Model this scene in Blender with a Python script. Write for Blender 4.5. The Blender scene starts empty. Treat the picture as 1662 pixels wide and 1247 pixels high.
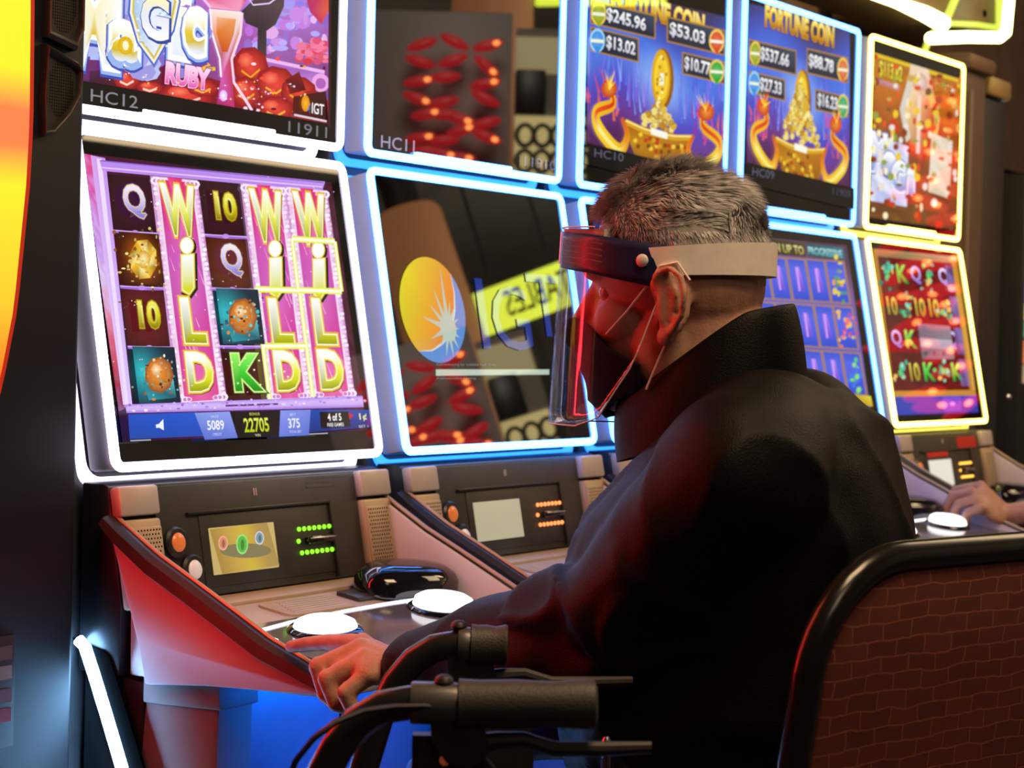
import bpy, bmesh, math, random
import numpy as np
from mathutils import Vector, Matrix, noise
random.seed(7); rng = np.random.default_rng(7)
C = bpy.context.scene.collection
SC = bpy.context.scene
PI = math.pi

# ------------------------------------------------------------------ camera
CAM = np.array([-1.9751, -1.73114, 1.17788]); YAW, PITCH, ROLL, FPX = 0.98020, -0.02346, 0.02642, 3144.13
def cam_axes():
    f = np.array([math.sin(YAW)*math.cos(PITCH), math.cos(YAW)*math.cos(PITCH), math.sin(PITCH)])
    r = np.cross(f, [0, 0, 1]); r /= np.linalg.norm(r); u = np.cross(r, f)
    return r*math.cos(ROLL)+u*math.sin(ROLL), -r*math.sin(ROLL)+u*math.cos(ROLL), f
CR, CU, CF = cam_axes()
cd = bpy.data.cameras.new('camera'); co = bpy.data.objects.new('camera', cd); C.objects.link(co)
cd.sensor_width = 36; cd.lens = FPX/1662*36; cd.clip_start = 0.05; cd.clip_end = 100
M = Matrix(((CR[0], CU[0], -CF[0], CAM[0]), (CR[1], CU[1], -CF[1], CAM[1]), (CR[2], CU[2], -CF[2], CAM[2]), (0, 0, 0, 1)))
co.matrix_world = M
cd.dof.use_dof = True; cd.dof.focus_distance = 2.15; cd.dof.aperture_fstop = 10.0
SC.camera = co
SC.view_settings.view_transform = 'Standard'; SC.view_settings.look = 'None'
SC.view_settings.exposure = 0.0; SC.view_settings.gamma = 1.0; SC.view_settings.use_curve_mapping = False
SC.cycles.use_denoising = True
SC.cycles.max_bounces = 8; SC.cycles.transparent_max_bounces = 16; SC.cycles.sample_clamp_indirect = 6.0
W = bpy.data.worlds.new('world'); SC.world = W; W.use_nodes = True
W.node_tree.nodes['Background'].inputs[0].default_value = (0.9, 0.75, 0.6, 1)
W.node_tree.nodes['Background'].inputs[1].default_value = 0.03

def area(name, loc, target, size, power, col, sy=None):
    l = bpy.data.lights.new(name, 'AREA'); l.energy = power; l.color = col; l.size = size
    if sy: l.shape = 'RECTANGLE'; l.size_y = sy
    o = bpy.data.objects.new(name, l); C.objects.link(o); o.location = loc
    d = Vector(target)-Vector(loc); o.rotation_euler = d.to_track_quat('-Z', 'Y').to_euler(); return o
area('ceiling_lamp', (-0.5, -1.5, 2.95), (0.2, -0.1, 0.85), 0.8, 37, (1.0, 0.66, 0.36))
area('ceiling_lamp', (2.6, -1.5, 2.95), (2.6, -0.1, 0.9), 1.2, 30, (1.0, 0.72, 0.42))
area('ceiling_lamp', (-1.6, -2.6, 2.95), (-0.2, -0.9, 1.2), 0.8, 8, (1.0, 0.70, 0.50))
area('ceiling_lamp', (3.1, -0.9, 2.9), (3.1, 0.8, 2.25), 0.6, 14, (1.0, 0.68, 0.36))

area('ceiling_fill', (9.0, -3.2, 3.2), (9.0, -4.2, 4.5), 2.0, 130, (1.0, 0.92, 0.80))  # added uplight, brightens the ceiling that the dark screens mirror

# ------------------------------------------------------------------ pixel geometry (measuring only: real planes, real sizes)
def ray(x, y): return CR*(x-831)/FPX - CU*(y-623.5)/FPX + CF
def dep(x, y, t): return CAM+ray(x, y)*t
def on_plane(x, y, P0, n):
    d = ray(x, y); n = np.array(n, float); return CAM+d*(((np.array(P0, float)-CAM)@n)/(d@n))
def pj(X):
    d = np.array(X)-CAM; z = d@CF; return np.array([831+FPX*(d@CR)/z, 623.5-FPX*(d@CU)/z])

# ------------------------------------------------------------------ materials
def lin(c):
    if isinstance(c, str): c = [int(c[i:i+2], 16) for i in (0, 2, 4)]
    o = []
    for v in c[:3]:
        v = v/255.0
        o.append(v/12.92 if v <= 0.04045 else ((v+0.055)/1.055)**2.4)
    return tuple(o)
def pm(name, col, rough=0.5, metal=0.0, spec=0.5, noise_s=0, noise_a=0.15, bump=0, bump_s=200, emit=None, es=0, coat=0):
    m = bpy.data.materials.new(name); m.use_nodes = True; nt = m.node_tree; b = nt.nodes['Principled BSDF']
    b.inputs['Base Color'].default_value = (*col, 1); b.inputs['Roughness'].default_value = rough
    b.inputs['Metallic'].default_value = metal; b.inputs['Specular IOR Level'].default_value = spec
    if coat: b.inputs['Coat Weight'].default_value = coat; b.inputs['Coat Roughness'].default_value = 0.06
    if emit: b.inputs['Emission Color'].default_value = (*emit, 1); b.inputs['Emission Strength'].default_value = es
    if noise_s or bump:
        tc = nt.nodes.new('ShaderNodeTexCoord')
    if noise_s:
        n = nt.nodes.new('ShaderNodeTexNoise'); n.inputs['Scale'].default_value = noise_s; n.inputs['Detail'].default_value = 4
        nt.links.new(tc.outputs['Object'], n.inputs['Vector'])
        r = nt.nodes.new('ShaderNodeValToRGB')
        r.color_ramp.elements[0].position = 0.3; r.color_ramp.elements[1].position = 0.7
        r.color_ramp.elements[0].color = (*[c*(1-noise_a) for c in col], 1); r.color_ramp.elements[1].color = (*[min(1, c*(1+noise_a)) for c in col], 1)
        nt.links.new(n.outputs['Fac'], r.inputs['Fac']); nt.links.new(r.outputs['Color'], b.inputs['Base Color'])
    if bump:
        n = nt.nodes.new('ShaderNodeTexNoise'); n.inputs['Scale'].default_value = bump_s; n.inputs['Detail'].default_value = 3
        nt.links.new(tc.outputs['Object'], n.inputs['Vector'])
        bp = nt.nodes.new('ShaderNodeBump'); bp.inputs['Strength'].default_value = bump; bp.inputs['Distance'].default_value = 0.002
        nt.links.new(n.outputs['Fac'], bp.inputs['Height']); nt.links.new(bp.outputs['Normal'], b.inputs['Normal'])
    return m
def em(name, col, s):
    return pm(name, (0.04, 0.04, 0.04), 0.4, emit=col, es=s)

MT = {}
MT['champagne'] = pm('champagne_plastic', (0.50, 0.38, 0.26), 0.42, 0.25, noise_s=25, noise_a=0.05, bump=0.08, bump_s=900)
MT['silver'] = pm('silver_plastic', (0.56, 0.48, 0.46), 0.40, 0.2, noise_s=25, noise_a=0.04, bump=0.08, bump_s=900)
MT['side_white'] = pm('pale_housing_plastic', (0.32, 0.30, 0.32), 0.6, noise_s=20, noise_a=0.03)
MT['black_plastic'] = pm('black_plastic', (0.014, 0.014, 0.015), 0.38, noise_s=60, noise_a=0.2, bump=0.05, bump_s=900)
MT['panel_black'] = pm('panel_black', (0.030, 0.029, 0.026), 0.42, noise_s=60, noise_a=0.15, bump=0.05, bump_s=900)
MT['gloss_black'] = pm('gloss_black', (0.006, 0.006, 0.008), 0.06, spec=0.6)
MT['rubber'] = pm('black_rubber', (0.016, 0.016, 0.016), 0.48, noise_s=80, noise_a=0.25)
MT['glass'] = pm('screen_glass', (0.002, 0.002, 0.002), 0.015, spec=1.0)
MT['deck_glass'] = pm('deck_glass', (0.10, 0.09, 0.10), 0.10, spec=0.7)
MT['hole'] = pm('grille_hole', (0.003, 0.003, 0.003), 0.9, spec=0.0)
MT['dark_body'] = pm('dark_cabinet', (0.020, 0.018, 0.018), 0.45, noise_s=12, noise_a=0.2, bump=0.06, bump_s=1200)
MT['wing_white'] = pm('pale_wing_plastic', (0.66, 0.60, 0.64), 0.5, noise_s=20, noise_a=0.03)
MT['base_pink'] = pm('base_panel', (0.24, 0.18, 0.165), 0.5, noise_s=12, noise_a=0.08, bump=0.1, bump_s=700)
MT['base_door'] = pm('base_door', (0.20, 0.23, 0.32), 0.35, 0.3, noise_s=6, noise_a=0.15)
MT['chrome'] = pm('chrome', (0.7, 0.7, 0.7), 0.2, 1.0)
MT['brown'] = pm('brown_laminate', (0.13, 0.075, 0.045), 0.5, noise_s=8, noise_a=0.25)
MT['white_lamp'] = em('lit_button', (1.0, 0.97, 1.0), 2.2)
MT['line_lamp'] = em('light_line', (0.85, 0.85, 1.0), 2.5)

# screens: vertex colour pictures behind glass
def picture_mat():
    m = bpy.data.materials.new('screen_picture'); m.use_nodes = True; nt = m.node_tree; b = nt.nodes['Principled BSDF']
    a = nt.nodes.new('ShaderNodeAttribute'); a.attribute_name = 'Col'
    b.inputs['Base Color'].default_value = (0.002, 0.002, 0.002, 1); b.inputs['Roughness'].default_value = 0.015
    b.inputs['Specular IOR Level'].default_value = 1.0
    nt.links.new(a.outputs['Color'], b.inputs['Emission Color']); b.inputs['Emission Strength'].default_value = 1.0
    return m
MT['picture'] = picture_mat()
def print_mat():
    m = bpy.data.materials.new('flat_print'); m.use_nodes = True; nt = m.node_tree; b = nt.nodes['Principled BSDF']
    a = nt.nodes.new('ShaderNodeAttribute'); a.attribute_name = 'Col'
    b.inputs['Roughness'].default_value = 0.5
    nt.links.new(a.outputs['Color'], b.inputs['Base Color']); return m
MT['print'] = print_mat()

# ------------------------------------------------------------------ objects
def tag(o, label=None, cat=None, group=None, kind=None):
    if label: o['label'] = label
    if cat: o['category'] = cat
    if group: o['group'] = group
    if kind: o['kind'] = kind
    return o
def empty(name, loc=(0, 0, 0), rz=0):
    o = bpy.data.objects.new(name, None); C.objects.link(o); o.location = loc; o.rotation_euler = (0, 0, rz); o.empty_display_size = 0.1; return o
def link_mesh(name, me, mat, parent=None, smooth=True):
    if mat is not None and not me.materials: me.materials.append(mat)
    if smooth is not None: me.polygons.foreach_set('use_smooth', [bool(smooth)]*len(me.polygons))
    o = bpy.data.objects.new(name, me); C.objects.link(o)
    if parent is not None: o.parent = parent
    return o
def nrm(v): v = np.array(v, float); return v/np.linalg.norm(v)

class MB:
    def __init__(s): s.v = []; s.f = []
    def add(s, vs, fs):
        n = len(s.v); s.v += [tuple(map(float, p)) for p in vs]; s.f += [tuple(i+n for i in f) for f in fs]; return s
    def box(s, lo, hi, bev=0, T=None, seg=2):
        bm = bmesh.new(); bmesh.ops.create_cube(bm, size=1)
        for v in bm.verts: v.co = Vector([(lo[i]+hi[i])/2+v.co[i]*(hi[i]-lo[i]) for i in range(3)])
        if bev: bmesh.ops.bevel(bm, geom=bm.edges[:], offset=bev, segments=seg, affect='EDGES', profile=0.5)
        bm.verts.index_update()
        vs = [np.array(v.co) for v in bm.verts]; fs = [[v.index for v in f.verts] for f in bm.faces]; bm.free()
        if T is not None: vs = [T(p) for p in vs]
        return s.add(vs, fs)
    def prism(s, poly, axis, lo, hi, bev=0, T=None):
        """poly: 2D points in the two other axes, extruded along axis"""
        bm = bmesh.new(); n = len(poly); o = [i for i in range(3) if i != axis]
        def mk(p, h):
            c = [0, 0, 0]; c[o[0]] = p[0]; c[o[1]] = p[1]; c[axis] = h; return bm.verts.new(c)
        a = [mk(p, lo) for p in poly]; b = [mk(p, hi) for p in poly]
        bm.faces.new(a[::-1]); bm.faces.new(b)
        for i in range(n): bm.faces.new((a[i], a[(i+1) % n], b[(i+1) % n], b[i]))
        bmesh.ops.recalc_face_normals(bm, faces=bm.faces[:])
        if bev: bmesh.ops.bevel(bm, geom=bm.edges[:], offset=bev, segments=2, affect='EDGES', profile=0.5)
        bm.verts.index_update()
        vs = [np.array(v.co) for v in bm.verts]; fs = [[v.index for v in f.verts] for f in bm.faces]; bm.free()
        if T is not None: vs = [T(p) for p in vs]
        return s.add(vs, fs)
    def tube(s, path, r, n=12, up=None, flat=1.0, caps=True):
        path = [np.array(p, float) for p in path]; m = len(path)
        rs = r if hasattr(r, '__len__') else [r]*m
        T = [nrm(path[min(i+1, m-1)]-path[max(i-1, 0)]) for i in range(m)]
        a = np.array(up, float) if up is not None else (np.array([0, 0, 1.]) if abs(T[0][2]) < 0.9 else np.array([1., 0, 0]))
        vs = []; fs = []
        x = nrm(np.cross(T[0], a))
        for i in range(m):
            x = nrm(x-T[i]*(x@T[i])); y = np.cross(T[i], x)
            for k in range(n):
                t = 2*PI*k/n; vs.append(path[i]+rs[i]*(x*math.cos(t)+flat*y*math.sin(t)))
        for i in range(m-1):
            for k in range(n):
                fs.append((i*n+k, i*n+(k+1) % n, (i+1)*n+(k+1) % n, (i+1)*n+k))
        if caps:
            fs.append(tuple(range(n))[::-1]); fs.append(tuple((m-1)*n+k for k in range(n)))
        return s.add(vs, fs)
    def ell(s, c, ax, rad, nu=20, nv=12, cut=None):
        c = np.array(c, float); ax = np.array(ax, float); vs = []; fs = []
        vs.append(c-ax[2]*rad[2])
        for j in range(1, nv):
            ph = -PI/2+PI*j/nv
            for i in range(nu):
                th = 2*PI*i/nu
                vs.append(c+ax[0]*rad[0]*math.cos(ph)*math.cos(th)+ax[1]*rad[1]*math.cos(ph)*math.sin(th)+ax[2]*rad[2]*math.sin(ph))
        vs.append(c+ax[2]*rad[2]); L = len(vs)-1
        for i in range(nu):
            fs.append((0, 1+(i+1) % nu, 1+i)); fs.append((L, 1+(nv-2)*nu+i, 1+(nv-2)*nu+(i+1) % nu))
        for j in range(nv-2):
            for i in range(nu):
                a = 1+j*nu+i; b = 1+j*nu+(i+1) % nu; fs.append((a, b, b+nu, a+nu))
        return s.add(vs, fs)
    def loft(s, rings, closed=True, caps=True):
        n = len(rings[0]); vs = [p for r in rings for p in r]; fs = []
        for i in range(len(rings)-1):
            for k in range(n if closed else n-1):
                fs.append((i*n+k, i*n+(k+1) % n, (i+1)*n+(k+1) % n, (i+1)*n+k))
        if caps and closed: fs.append(tuple(range(n))[::-1]); fs.append(tuple((len(rings)-1)*n+k for k in range(n)))
        return s.add(vs, fs)
    def mesh(s, name, off=None):
        me = bpy.data.meshes.new(name); v = s.v
        if off is not None: v = [(p[0]-off[0], p[1]-off[1], p[2]-off[2]) for p in v]
        me.from_pydata(v, [], s.f); me.validate(); me.update()
        bm = bmesh.new(); bm.from_mesh(me); bmesh.ops.recalc_face_normals(bm, faces=bm.faces[:]); bm.to_mesh(me); bm.free(); return me
    def build(s, name, mat, parent=None, off=None, smooth=None, auto=35):
        me = s.mesh(name, off)
        o = link_mesh(name, me, mat, parent, smooth if smooth is not None else True)
        if smooth is None: me.set_sharp_from_angle(angle=math.radians(auto))
        return o
def remesh(mb, voxel, smooth=0, fac=0.5):
    me = mb.mesh('tmp'); o = bpy.data.objects.new('tmp', me); C.objects.link(o)
    r = o.modifiers.new('r', 'REMESH'); r.mode = 'VOXEL'; r.voxel_size = voxel
    if smooth: sm = o.modifiers.new('s', 'SMOOTH'); sm.iterations = smooth; sm.factor = fac
    dg = bpy.context.evaluated_depsgraph_get(); res = bpy.data.meshes.new_from_object(o.evaluated_get(dg))
    bpy.data.objects.remove(o); bpy.data.meshes.remove(me); return res
def get_co(me):
    a = np.empty(len(me.vertices)*3, np.float32); me.vertices.foreach_get('co', a); return a.reshape(-1, 3).astype(float)
def get_no(me):
    a = np.empty(len(me.vertices)*3, np.float32); me.vertices.foreach_get('normal', a); return a.reshape(-1, 3).astype(float)
def set_co(me, a): me.vertices.foreach_set('co', np.ascontiguousarray(a, np.float32).ravel()); me.update()

# ------------------------------------------------------------------ flat pictures on screens and print
_tc = {}
def text_mesh(s, bold=0.0):
    k = (s, bold)
    if k in _tc: return _tc[k]
    cu = bpy.data.curves.new('t', 'FONT'); cu.body = s; cu.size = 1; cu.offset = bold; cu.resolution_u = 3; cu.align_x = 'CENTER'; cu.align_y = 'CENTER'
    o = bpy.data.objects.new('t', cu); C.objects.link(o); bpy.context.view_layer.update()
    me = bpy.data.meshes.new_from_object(o.evaluated_get(bpy.context.evaluated_depsgraph_get()))
    v = get_co(me)[:, :2]; f = [tuple(p.vertices) for p in me.polygons]
    bpy.data.objects.remove(o); bpy.data.curves.remove(cu); bpy.data.meshes.remove(me)
    if not bold:
        lo = v.min(0); hi = v.max(0)
    else:
        b = text_mesh(s, 0.0); lo, hi = b[2], b[3]
    _tc[k] = (v, f, lo, hi); return _tc[k]

SPACING, CURVE = 0.59445, -0.007831
POSE = []
_x = _y = _a = 0.0
for _i in range(5):
    POSE.append((_x, _y, _a)); _am = _a+CURVE/2; _x += SPACING*math.cos(_am); _y += SPACING*math.sin(_am); _a += CURVE
TILT = 0.19692
PL = {'L': ((0, 0, 1.0), (0, math.sin(TILT), math.cos(TILT)), 0.4399), 'U': ((0, 0.0894, 1.4472), (0, 0, 1), 0.4414)}
def to_world(i, p):
    x, y, a = POSE[i]; c, s = math.cos(a), math.sin(a); return np.array([x+p[0]*c-p[1]*s, y+p[0]*s+p[1]*c, p[2]])
def to_local(i, p):
    x, y, a = POSE[i]; c, s = math.cos(a), math.sin(a); d = np.array(p)-np.array([x, y, 0]); return np.array([d[0]*c+d[1]*s, -d[0]*s+d[1]*c, d[2]])

class Art:
    """flat artwork on a plane of machine i (local frame); z: zoom frame (ox, oy, scale) the coordinates are noted in"""
    def __init__(s, i, O, ev, z=(0, 0, 1), base=0.0012, step=1.0e-5, ex=(1, 0, 0)):
        s.i = i; s.O = np.array(O, float); s.ex = np.array(ex, float); s.ev = np.array(ev, float); s.n = np.cross(s.ex, s.ev)
        s.z = z; s.h = base; s.step = step; s.v = []; s.f = []; s.c = []
        a = POSE[i][2]
        rot = lambda d: np.array([d[0]*math.cos(a)-d[1]*math.sin(a), d[0]*math.sin(a)+d[1]*math.cos(a), d[2]])
        s.Ow = to_world(i, s.O); s.exw = rot(s.ex); s.evw = rot(s.ev); s.nw = rot(s.n)
    warp = None
    def px(s, p):
        q = (s.z[0]+p[0]*s.z[2], s.z[1]+p[1]*s.z[2]); return s.warp(*q) if s.warp else q
    def uv(s, p):
        q = on_plane(*s.px(p), s.Ow, s.nw)-s.Ow; return np.array([q@s.exw, q@s.evw])
    def xyz(s, uv): return s.O+s.ex*uv[0]+s.ev*uv[1]+s.n*s.h
    def raw(s, uvs, faces, cols, k=1.0):
        n = len(s.v); s.v += [tuple(s.xyz(u)) for u in uvs]; s.f += [tuple(i+n for i in f) for f in faces]
        s.c += [tuple(c*k for c in lin(c_)) for c_ in cols]; s.h += s.step
    def poly(s, pts, col, k=1.0):
        cols = col if isinstance(col, list) else [col]*len(pts)
        s.raw([s.uv(p) for p in pts], [tuple(range(len(pts)))], cols, k)
    def uvrect(s, u0, v0, u1, v1, cols, k=1.0):
        cols = cols if isinstance(cols, list) else [cols]*4
        s.raw([(u0, v0), (u1, v0), (u1, v1), (u0, v1)], [(0, 1, 2, 3)], cols, k)
    def quad(s, p4, fn, nx=8, ny=8, k=1.0):
        """p4: TL, TR, BR, BL ; fn(s, t) -> colour"""
        U = [s.uv(p) for p in p4]; uvs = []; cs = []; fs = []
        for j in range(ny+1):
            for i in range(nx+1):
                a = i/nx; b = j/ny
                uvs.append((1-b)*((1-a)*U[0]+a*U[1])+b*((1-a)*U[3]+a*U[2])); cs.append(fn(a, b))
        for j in range(ny):
            for i in range(nx):
                q = j*(nx+1)+i; fs.append((q, q+nx+1, q+nx+2, q+1))
        s.raw(uvs, fs, cs, k)
    def ell(s, cx, cy, rx, ry, col, edge=None, n=20, rot=0, k=1.0):
        c = s.uv((cx, cy)); X = s.uv((cx+rx, cy))-c; Y = s.uv((cx, cy+ry))-c
        uvs = [c]; 
        for i in range(n):
            t = 2*PI*i/n+rot; uvs.append(c+X*math.cos(t)+Y*math.sin(t))
        s.raw(uvs, [(0, 1+i, 1+(i+1) % n) for i in range(n)], [col]+[edge or col]*n, k)
    def disc(s, cx, cy, r_uv, col, edge=None, n=32, k=1.0):
        c = s.uv((cx, cy)); uvs = [c]+[c+r_uv*np.array([math.cos(2*PI*i/n), math.sin(2*PI*i/n)]) for i in range(n)]
        s.raw(uvs, [(0, 1+i, 1+(i+1) % n) for i in range(n)], [col]+[edge or col]*n, k)
    def line(s, pts, w, col, k=1.0, smooth=0):
        U = [s.uv(p) for p in pts]; w = w if hasattr(w, '__len__') else [w]*len(pts)
        if smooth:
            n = len(U); V = []; w2 = []; c2 = []
            for i in range(n-1):
                p0, p1, p2, p3 = U[max(i-1, 0)], U[i], U[i+1], U[min(i+2, n-1)]
                for q in range(smooth):
                    t = q/smooth; V.append(0.5*((2*p1)+(-p0+p2)*t+(2*p0-5*p1+4*p2-p3)*t*t+(-p0+3*p1-3*p2+p3)*t**3)); w2.append(w[i]*(1-t)+w[i+1]*t)
                    if isinstance(col, list): c2.append(mix(col[i], col[i+1], t))
            V.append(U[-1]); w2.append(w[-1]); U = V; w = w2
            if isinstance(col, list): col = c2+[col[-1]]
        uvs = []; fs = []
        for i in range(len(U)):
            d = U[min(i+1, len(U)-1)]-U[max(i-1, 0)]; d = d/(np.linalg.norm(d)+1e-12); nn = np.array([-d[1], d[0]])
            uvs += [U[i]+nn*w[i]/2, U[i]-nn*w[i]/2]
        for i in range(len(U)-1): fs.append((2*i, 2*i+1, 2*i+3, 2*i+2))
        cols = [col]*len(uvs) if not isinstance(col, list) else [c for c in col for _ in (0, 1)]
        s.raw(uvs, fs, cols, k)
    def text(s, t, cx, cy, w, h, col, bold=0.0, slant=0.0, outline=None, ob=0.06, k=1.0, flip=False, rot=0.0):
        c = s.uv((cx, cy)); du = s.uv((cx+w/2, cy))-s.uv((cx-w/2, cy)); dv = s.uv((cx, cy-h/2))-s.uv((cx, cy+h/2))
        # extents along the plane's own axes that cover w x h on the picture
        e = 1e-3; gx = (np.array(pj(s.Ow+s.exw*(c[0]+e)+s.evw*c[1]))-np.array(pj(s.Ow+s.exw*c[0]+s.evw*c[1])))/e/s.z[2]
        gy = (np.array(pj(s.Ow+s.exw*c[0]+s.evw*(c[1]+e)))-np.array(pj(s.Ow+s.exw*c[0]+s.evw*c[1])))/e/s.z[2]
        wu = w/abs(gx[0]); hv = h/abs(gy[1])
        layers = ([outline] if isinstance(outline, tuple) else (outline or [])) + [(col, bold)]
        for cc, bo in layers:
            v, f, lo, hi = text_mesh(t, bo); q = (v-(lo+hi)/2)/(hi-lo)
            x = q[:, 0]*wu*(-1 if flip else 1); y = q[:, 1]*hv; x = x+slant*y
            cr, sr = math.cos(rot), math.sin(rot)
            uvs = np.stack([c[0]+x*cr-y*sr, c[1]+x*sr+y*cr], 1)
            if isinstance(cc, list):   # vertical gradient: bottom..top
                cols = []
                for yy in q[:, 1]+0.5:
                    yy = min(max(yy, 0), 1)*(len(cc)-1); i = min(int(yy), len(cc)-2); g = yy-i
                    A = [int(cc[i][j:j+2], 16) for j in (0, 2, 4)]; B = [int(cc[i+1][j:j+2], 16) for j in (0, 2, 4)]
                    cols.append([A[j]*(1-g)+B[j]*g for j in range(3)])
            else: cols = [cc]*len(uvs)
            s.raw([u for u in uvs], f, cols, k)
    def build(s, name, parent, mat='picture', clip=None):
        me = bpy.data.meshes.new(name); me.from_pydata(s.v, [], s.f)
        at = me.color_attributes.new('Col', 'FLOAT_COLOR', 'POINT')
        at.data.foreach_set('color', np.array([(*c, 1) for c in s.c], np.float32).ravel())
        # all faces look out of the plane
        bm = bmesh.new(); bm.from_mesh(me); n = Vector(s.n)
        bm.normal_update()
        if clip:      # keep the picture on its glass
            for d, lim in ((s.ex, clip[0]), (-s.ex, clip[0]), (s.ev, clip[2]), (-s.ev, -clip[1])):
                bmesh.ops.bisect_plane(bm, geom=bm.verts[:]+bm.edges[:]+bm.faces[:], plane_co=Vector(s.O+np.array(d)*lim), plane_no=Vector(d), clear_outer=True, dist=1e-7)
            bm.normal_update()
        for f in bm.faces:
            if f.normal.dot(n) < 0: f.normal_flip()
        bm.to_mesh(me); bm.free()
        return link_mesh(name, me, MT[mat], parent, False)
def mix(a, b, t):
    A = [int(a[i:i+2], 16) for i in (0, 2, 4)] if isinstance(a, str) else a; B = [int(b[i:i+2], 16) for i in (0, 2, 4)] if isinstance(b, str) else b
    return tuple(A[i]*(1-t)+B[i]*t for i in range(3))
def ramp(cs, t):
    t = min(max(t, 0), 1)*(len(cs)-1); i = min(int(t), len(cs)-2); return mix(cs[i], cs[i+1], t-i)
# ------------------------------------------------------------------ room
def struct(name, mb, mat): o = mb.build(name, mat, None, smooth=False); o['kind'] = 'structure'; return o
def carpet_mat():
    m = pm('carpet', (0.05, 0.03, 0.03), 0.95, noise_s=6, noise_a=0.6, bump=0.6, bump_s=400); return m
struct('floor', MB().box((-7, -7, -0.1), (12, 7, 0)), carpet_mat())
struct('ceiling', MB().box((-7, -7, 4.5), (12, 7, 4.6)), pm('ceiling_paint', (0.24, 0.22, 0.20), 0.9, noise_s=3))
struct('wall_right', MB().box((11.9, -7, 0), (12, 7, 4.5)), pm('wall_paint', (0.30, 0.26, 0.22), 0.8, noise_s=2))
struct('wall_left', MB().box((-7, -7, 0), (-6.9, 7, 4.5)), pm('wall_paint_dark', (0.10, 0.08, 0.07), 0.8, noise_s=2))
struct('wall_front', MB().box((-6.9, -7, 0), (11.9, -6.9, 4.5)), pm('wall_paint_front', (0.22, 0.19, 0.16), 0.8, noise_s=2))
struct('wall_back', MB().box((-6.9, 6.9, 0), (11.9, 7, 4.5)), pm('wall_paint_back', (0.10, 0.07, 0.05), 0.8, noise_s=2))

# ------------------------------------------------------------------ slot machines of the bank
LOC = {w: (np.array(PL[w][0]), np.array(PL[w][1]), PL[w][2]) for w in 'LU'}
def plane_T(w):
    O, ev, L = LOC[w]; n = np.cross((1, 0, 0), ev)     # n points to the viewer
    return lambda p: O+np.array([1, 0, 0])*p[0]+ev*p[1]+n*p[2]
def rrect(x0, y0, x1, y1, r, n=5):
    pts = []
    for cx, cy, a in ((x1-r, y1-r, 0), (x0+r, y1-r, 90), (x0+r, y0+r, 180), (x1-r, y0+r, 270)):
        for k in range(n+1):
            t = math.radians(a+90*k/n); pts.append((cx+r*math.cos(t), cy+r*math.sin(t)))
    return pts
def ring_mb(x0, y0, x1, y1, w, z0, z1, r, T, rb=0.004):
    """light frame: rounded rectangle ring, w wide, from depth z0 to z1, front edges rounded"""
    prof = [(0, z0), (0, z1-rb), (rb*0.3, z1-rb*0.3), (rb, z1), (w-rb, z1), (w-rb*0.3, z1-rb*0.3), (w, z1-rb), (w, z0)]
    rings = []
    for d, z in prof:
        rr = max(r-d, 0.004); rings.append([T((px_, py_, z)) for px_, py_ in rrect(x0+d, y0+d, x1-d, y1-d, rr)])
    m = MB(); rings.append(rings[0]); m.loft(rings, caps=False); return m

HW = 0.27
def dk(x, y, h=0.0):   # point on the deck of the nearest machine from where the photo shows it
    q = on_plane(x, y, (0, 0, 0.834), (0, -0.14, 1)); return np.array([q[0], q[1], 0.834+0.14*q[1]+h])
def pn(x, y):          # point on the console panel
    return on_plane(x, y, (0, -0.015, 0.9), (0, -1, 0.2))
DZ = lambda y: 0.834+0.14*y
PY = lambda z: -0.015+(z-0.9)*0.2            # console panel plane y(z)
PT = lambda x, z, h=0.0: np.array([x, PY(z)-h*0.98, z+h*0.196])
def panel_T(p): return PT(p[0], p[2], p[1])  # (x, height out of the panel, z)

PROTO = []; ROLE = {}
for r_ in ('LED', 'HALO', 'STRIP', 'UNDER', 'LAMP', 'DISP'): MT[r_] = bpy.data.materials.new('lamp_slot')
def proto(name, mb, mat, smooth=None, parent=None, kind=None, label=None):
    me = mb.mesh(name); me.materials.append(MT[mat])
    if mat in ('LED', 'HALO', 'STRIP', 'UNDER', 'LAMP', 'DISP'): ROLE[me.name] = mat
    me.polygons.foreach_set('use_smooth', [smooth is not False]*len(me.polygons))
    if smooth is None: me.set_sharp_from_angle(angle=math.radians(35))
    PROTO.append((name, me, parent, kind, label)); return len(PROTO)-1

# housings, frames, screens
for w in 'LU':
    T = plane_T(w); L = LOC[w][2]
    proto('screen_housing', MB().box((-HW+0.006, 0.006, -0.048), (HW-0.006, L-0.006, -0.002), 0.006, T), 'side_white')
    proto('light_frame', ring_mb(-HW, 0, HW, L, 0.0115, -0.002, 0.006, 0.018, T, 0.003), 'LED')
    hb = MB(); rings = []
    for d, z in ((0.0, -0.056), (0.0, -0.050), (0.012, -0.050), (0.012, -0.056)):
        rings.append([T((a, b, z)) for a, b in rrect(-HW-0.006+d, -0.012+d, HW+0.006-d, L-0.001-d, 0.022)])
    rings.append(rings[0]); hb.loft(rings, caps=False)
    proto('halo_strip', hb, 'HALO')
    g = MB().box((-HW+0.010, 0.010, -0.003), (HW-0.010, L-0.010, 0.001), 0, T)
    proto('screen', g, 'glass', False)
    if w == 'U':
        proto('light_bar', MB().box((-0.150, 0.003, 0.0), (0.112, 0.0165, 0.009), 0.002, T), 'LED')
# rear cabinet
rc = MB().prism([(0.052, 0.0), (0.50, 0.0), (0.50, 1.90), (0.148, 1.90), (0.148, 1.44), (0.062, 0.99)], 0, -0.283, 0.283, 0.004)
proto('rear_cabinet', rc, 'dark_body')
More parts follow.
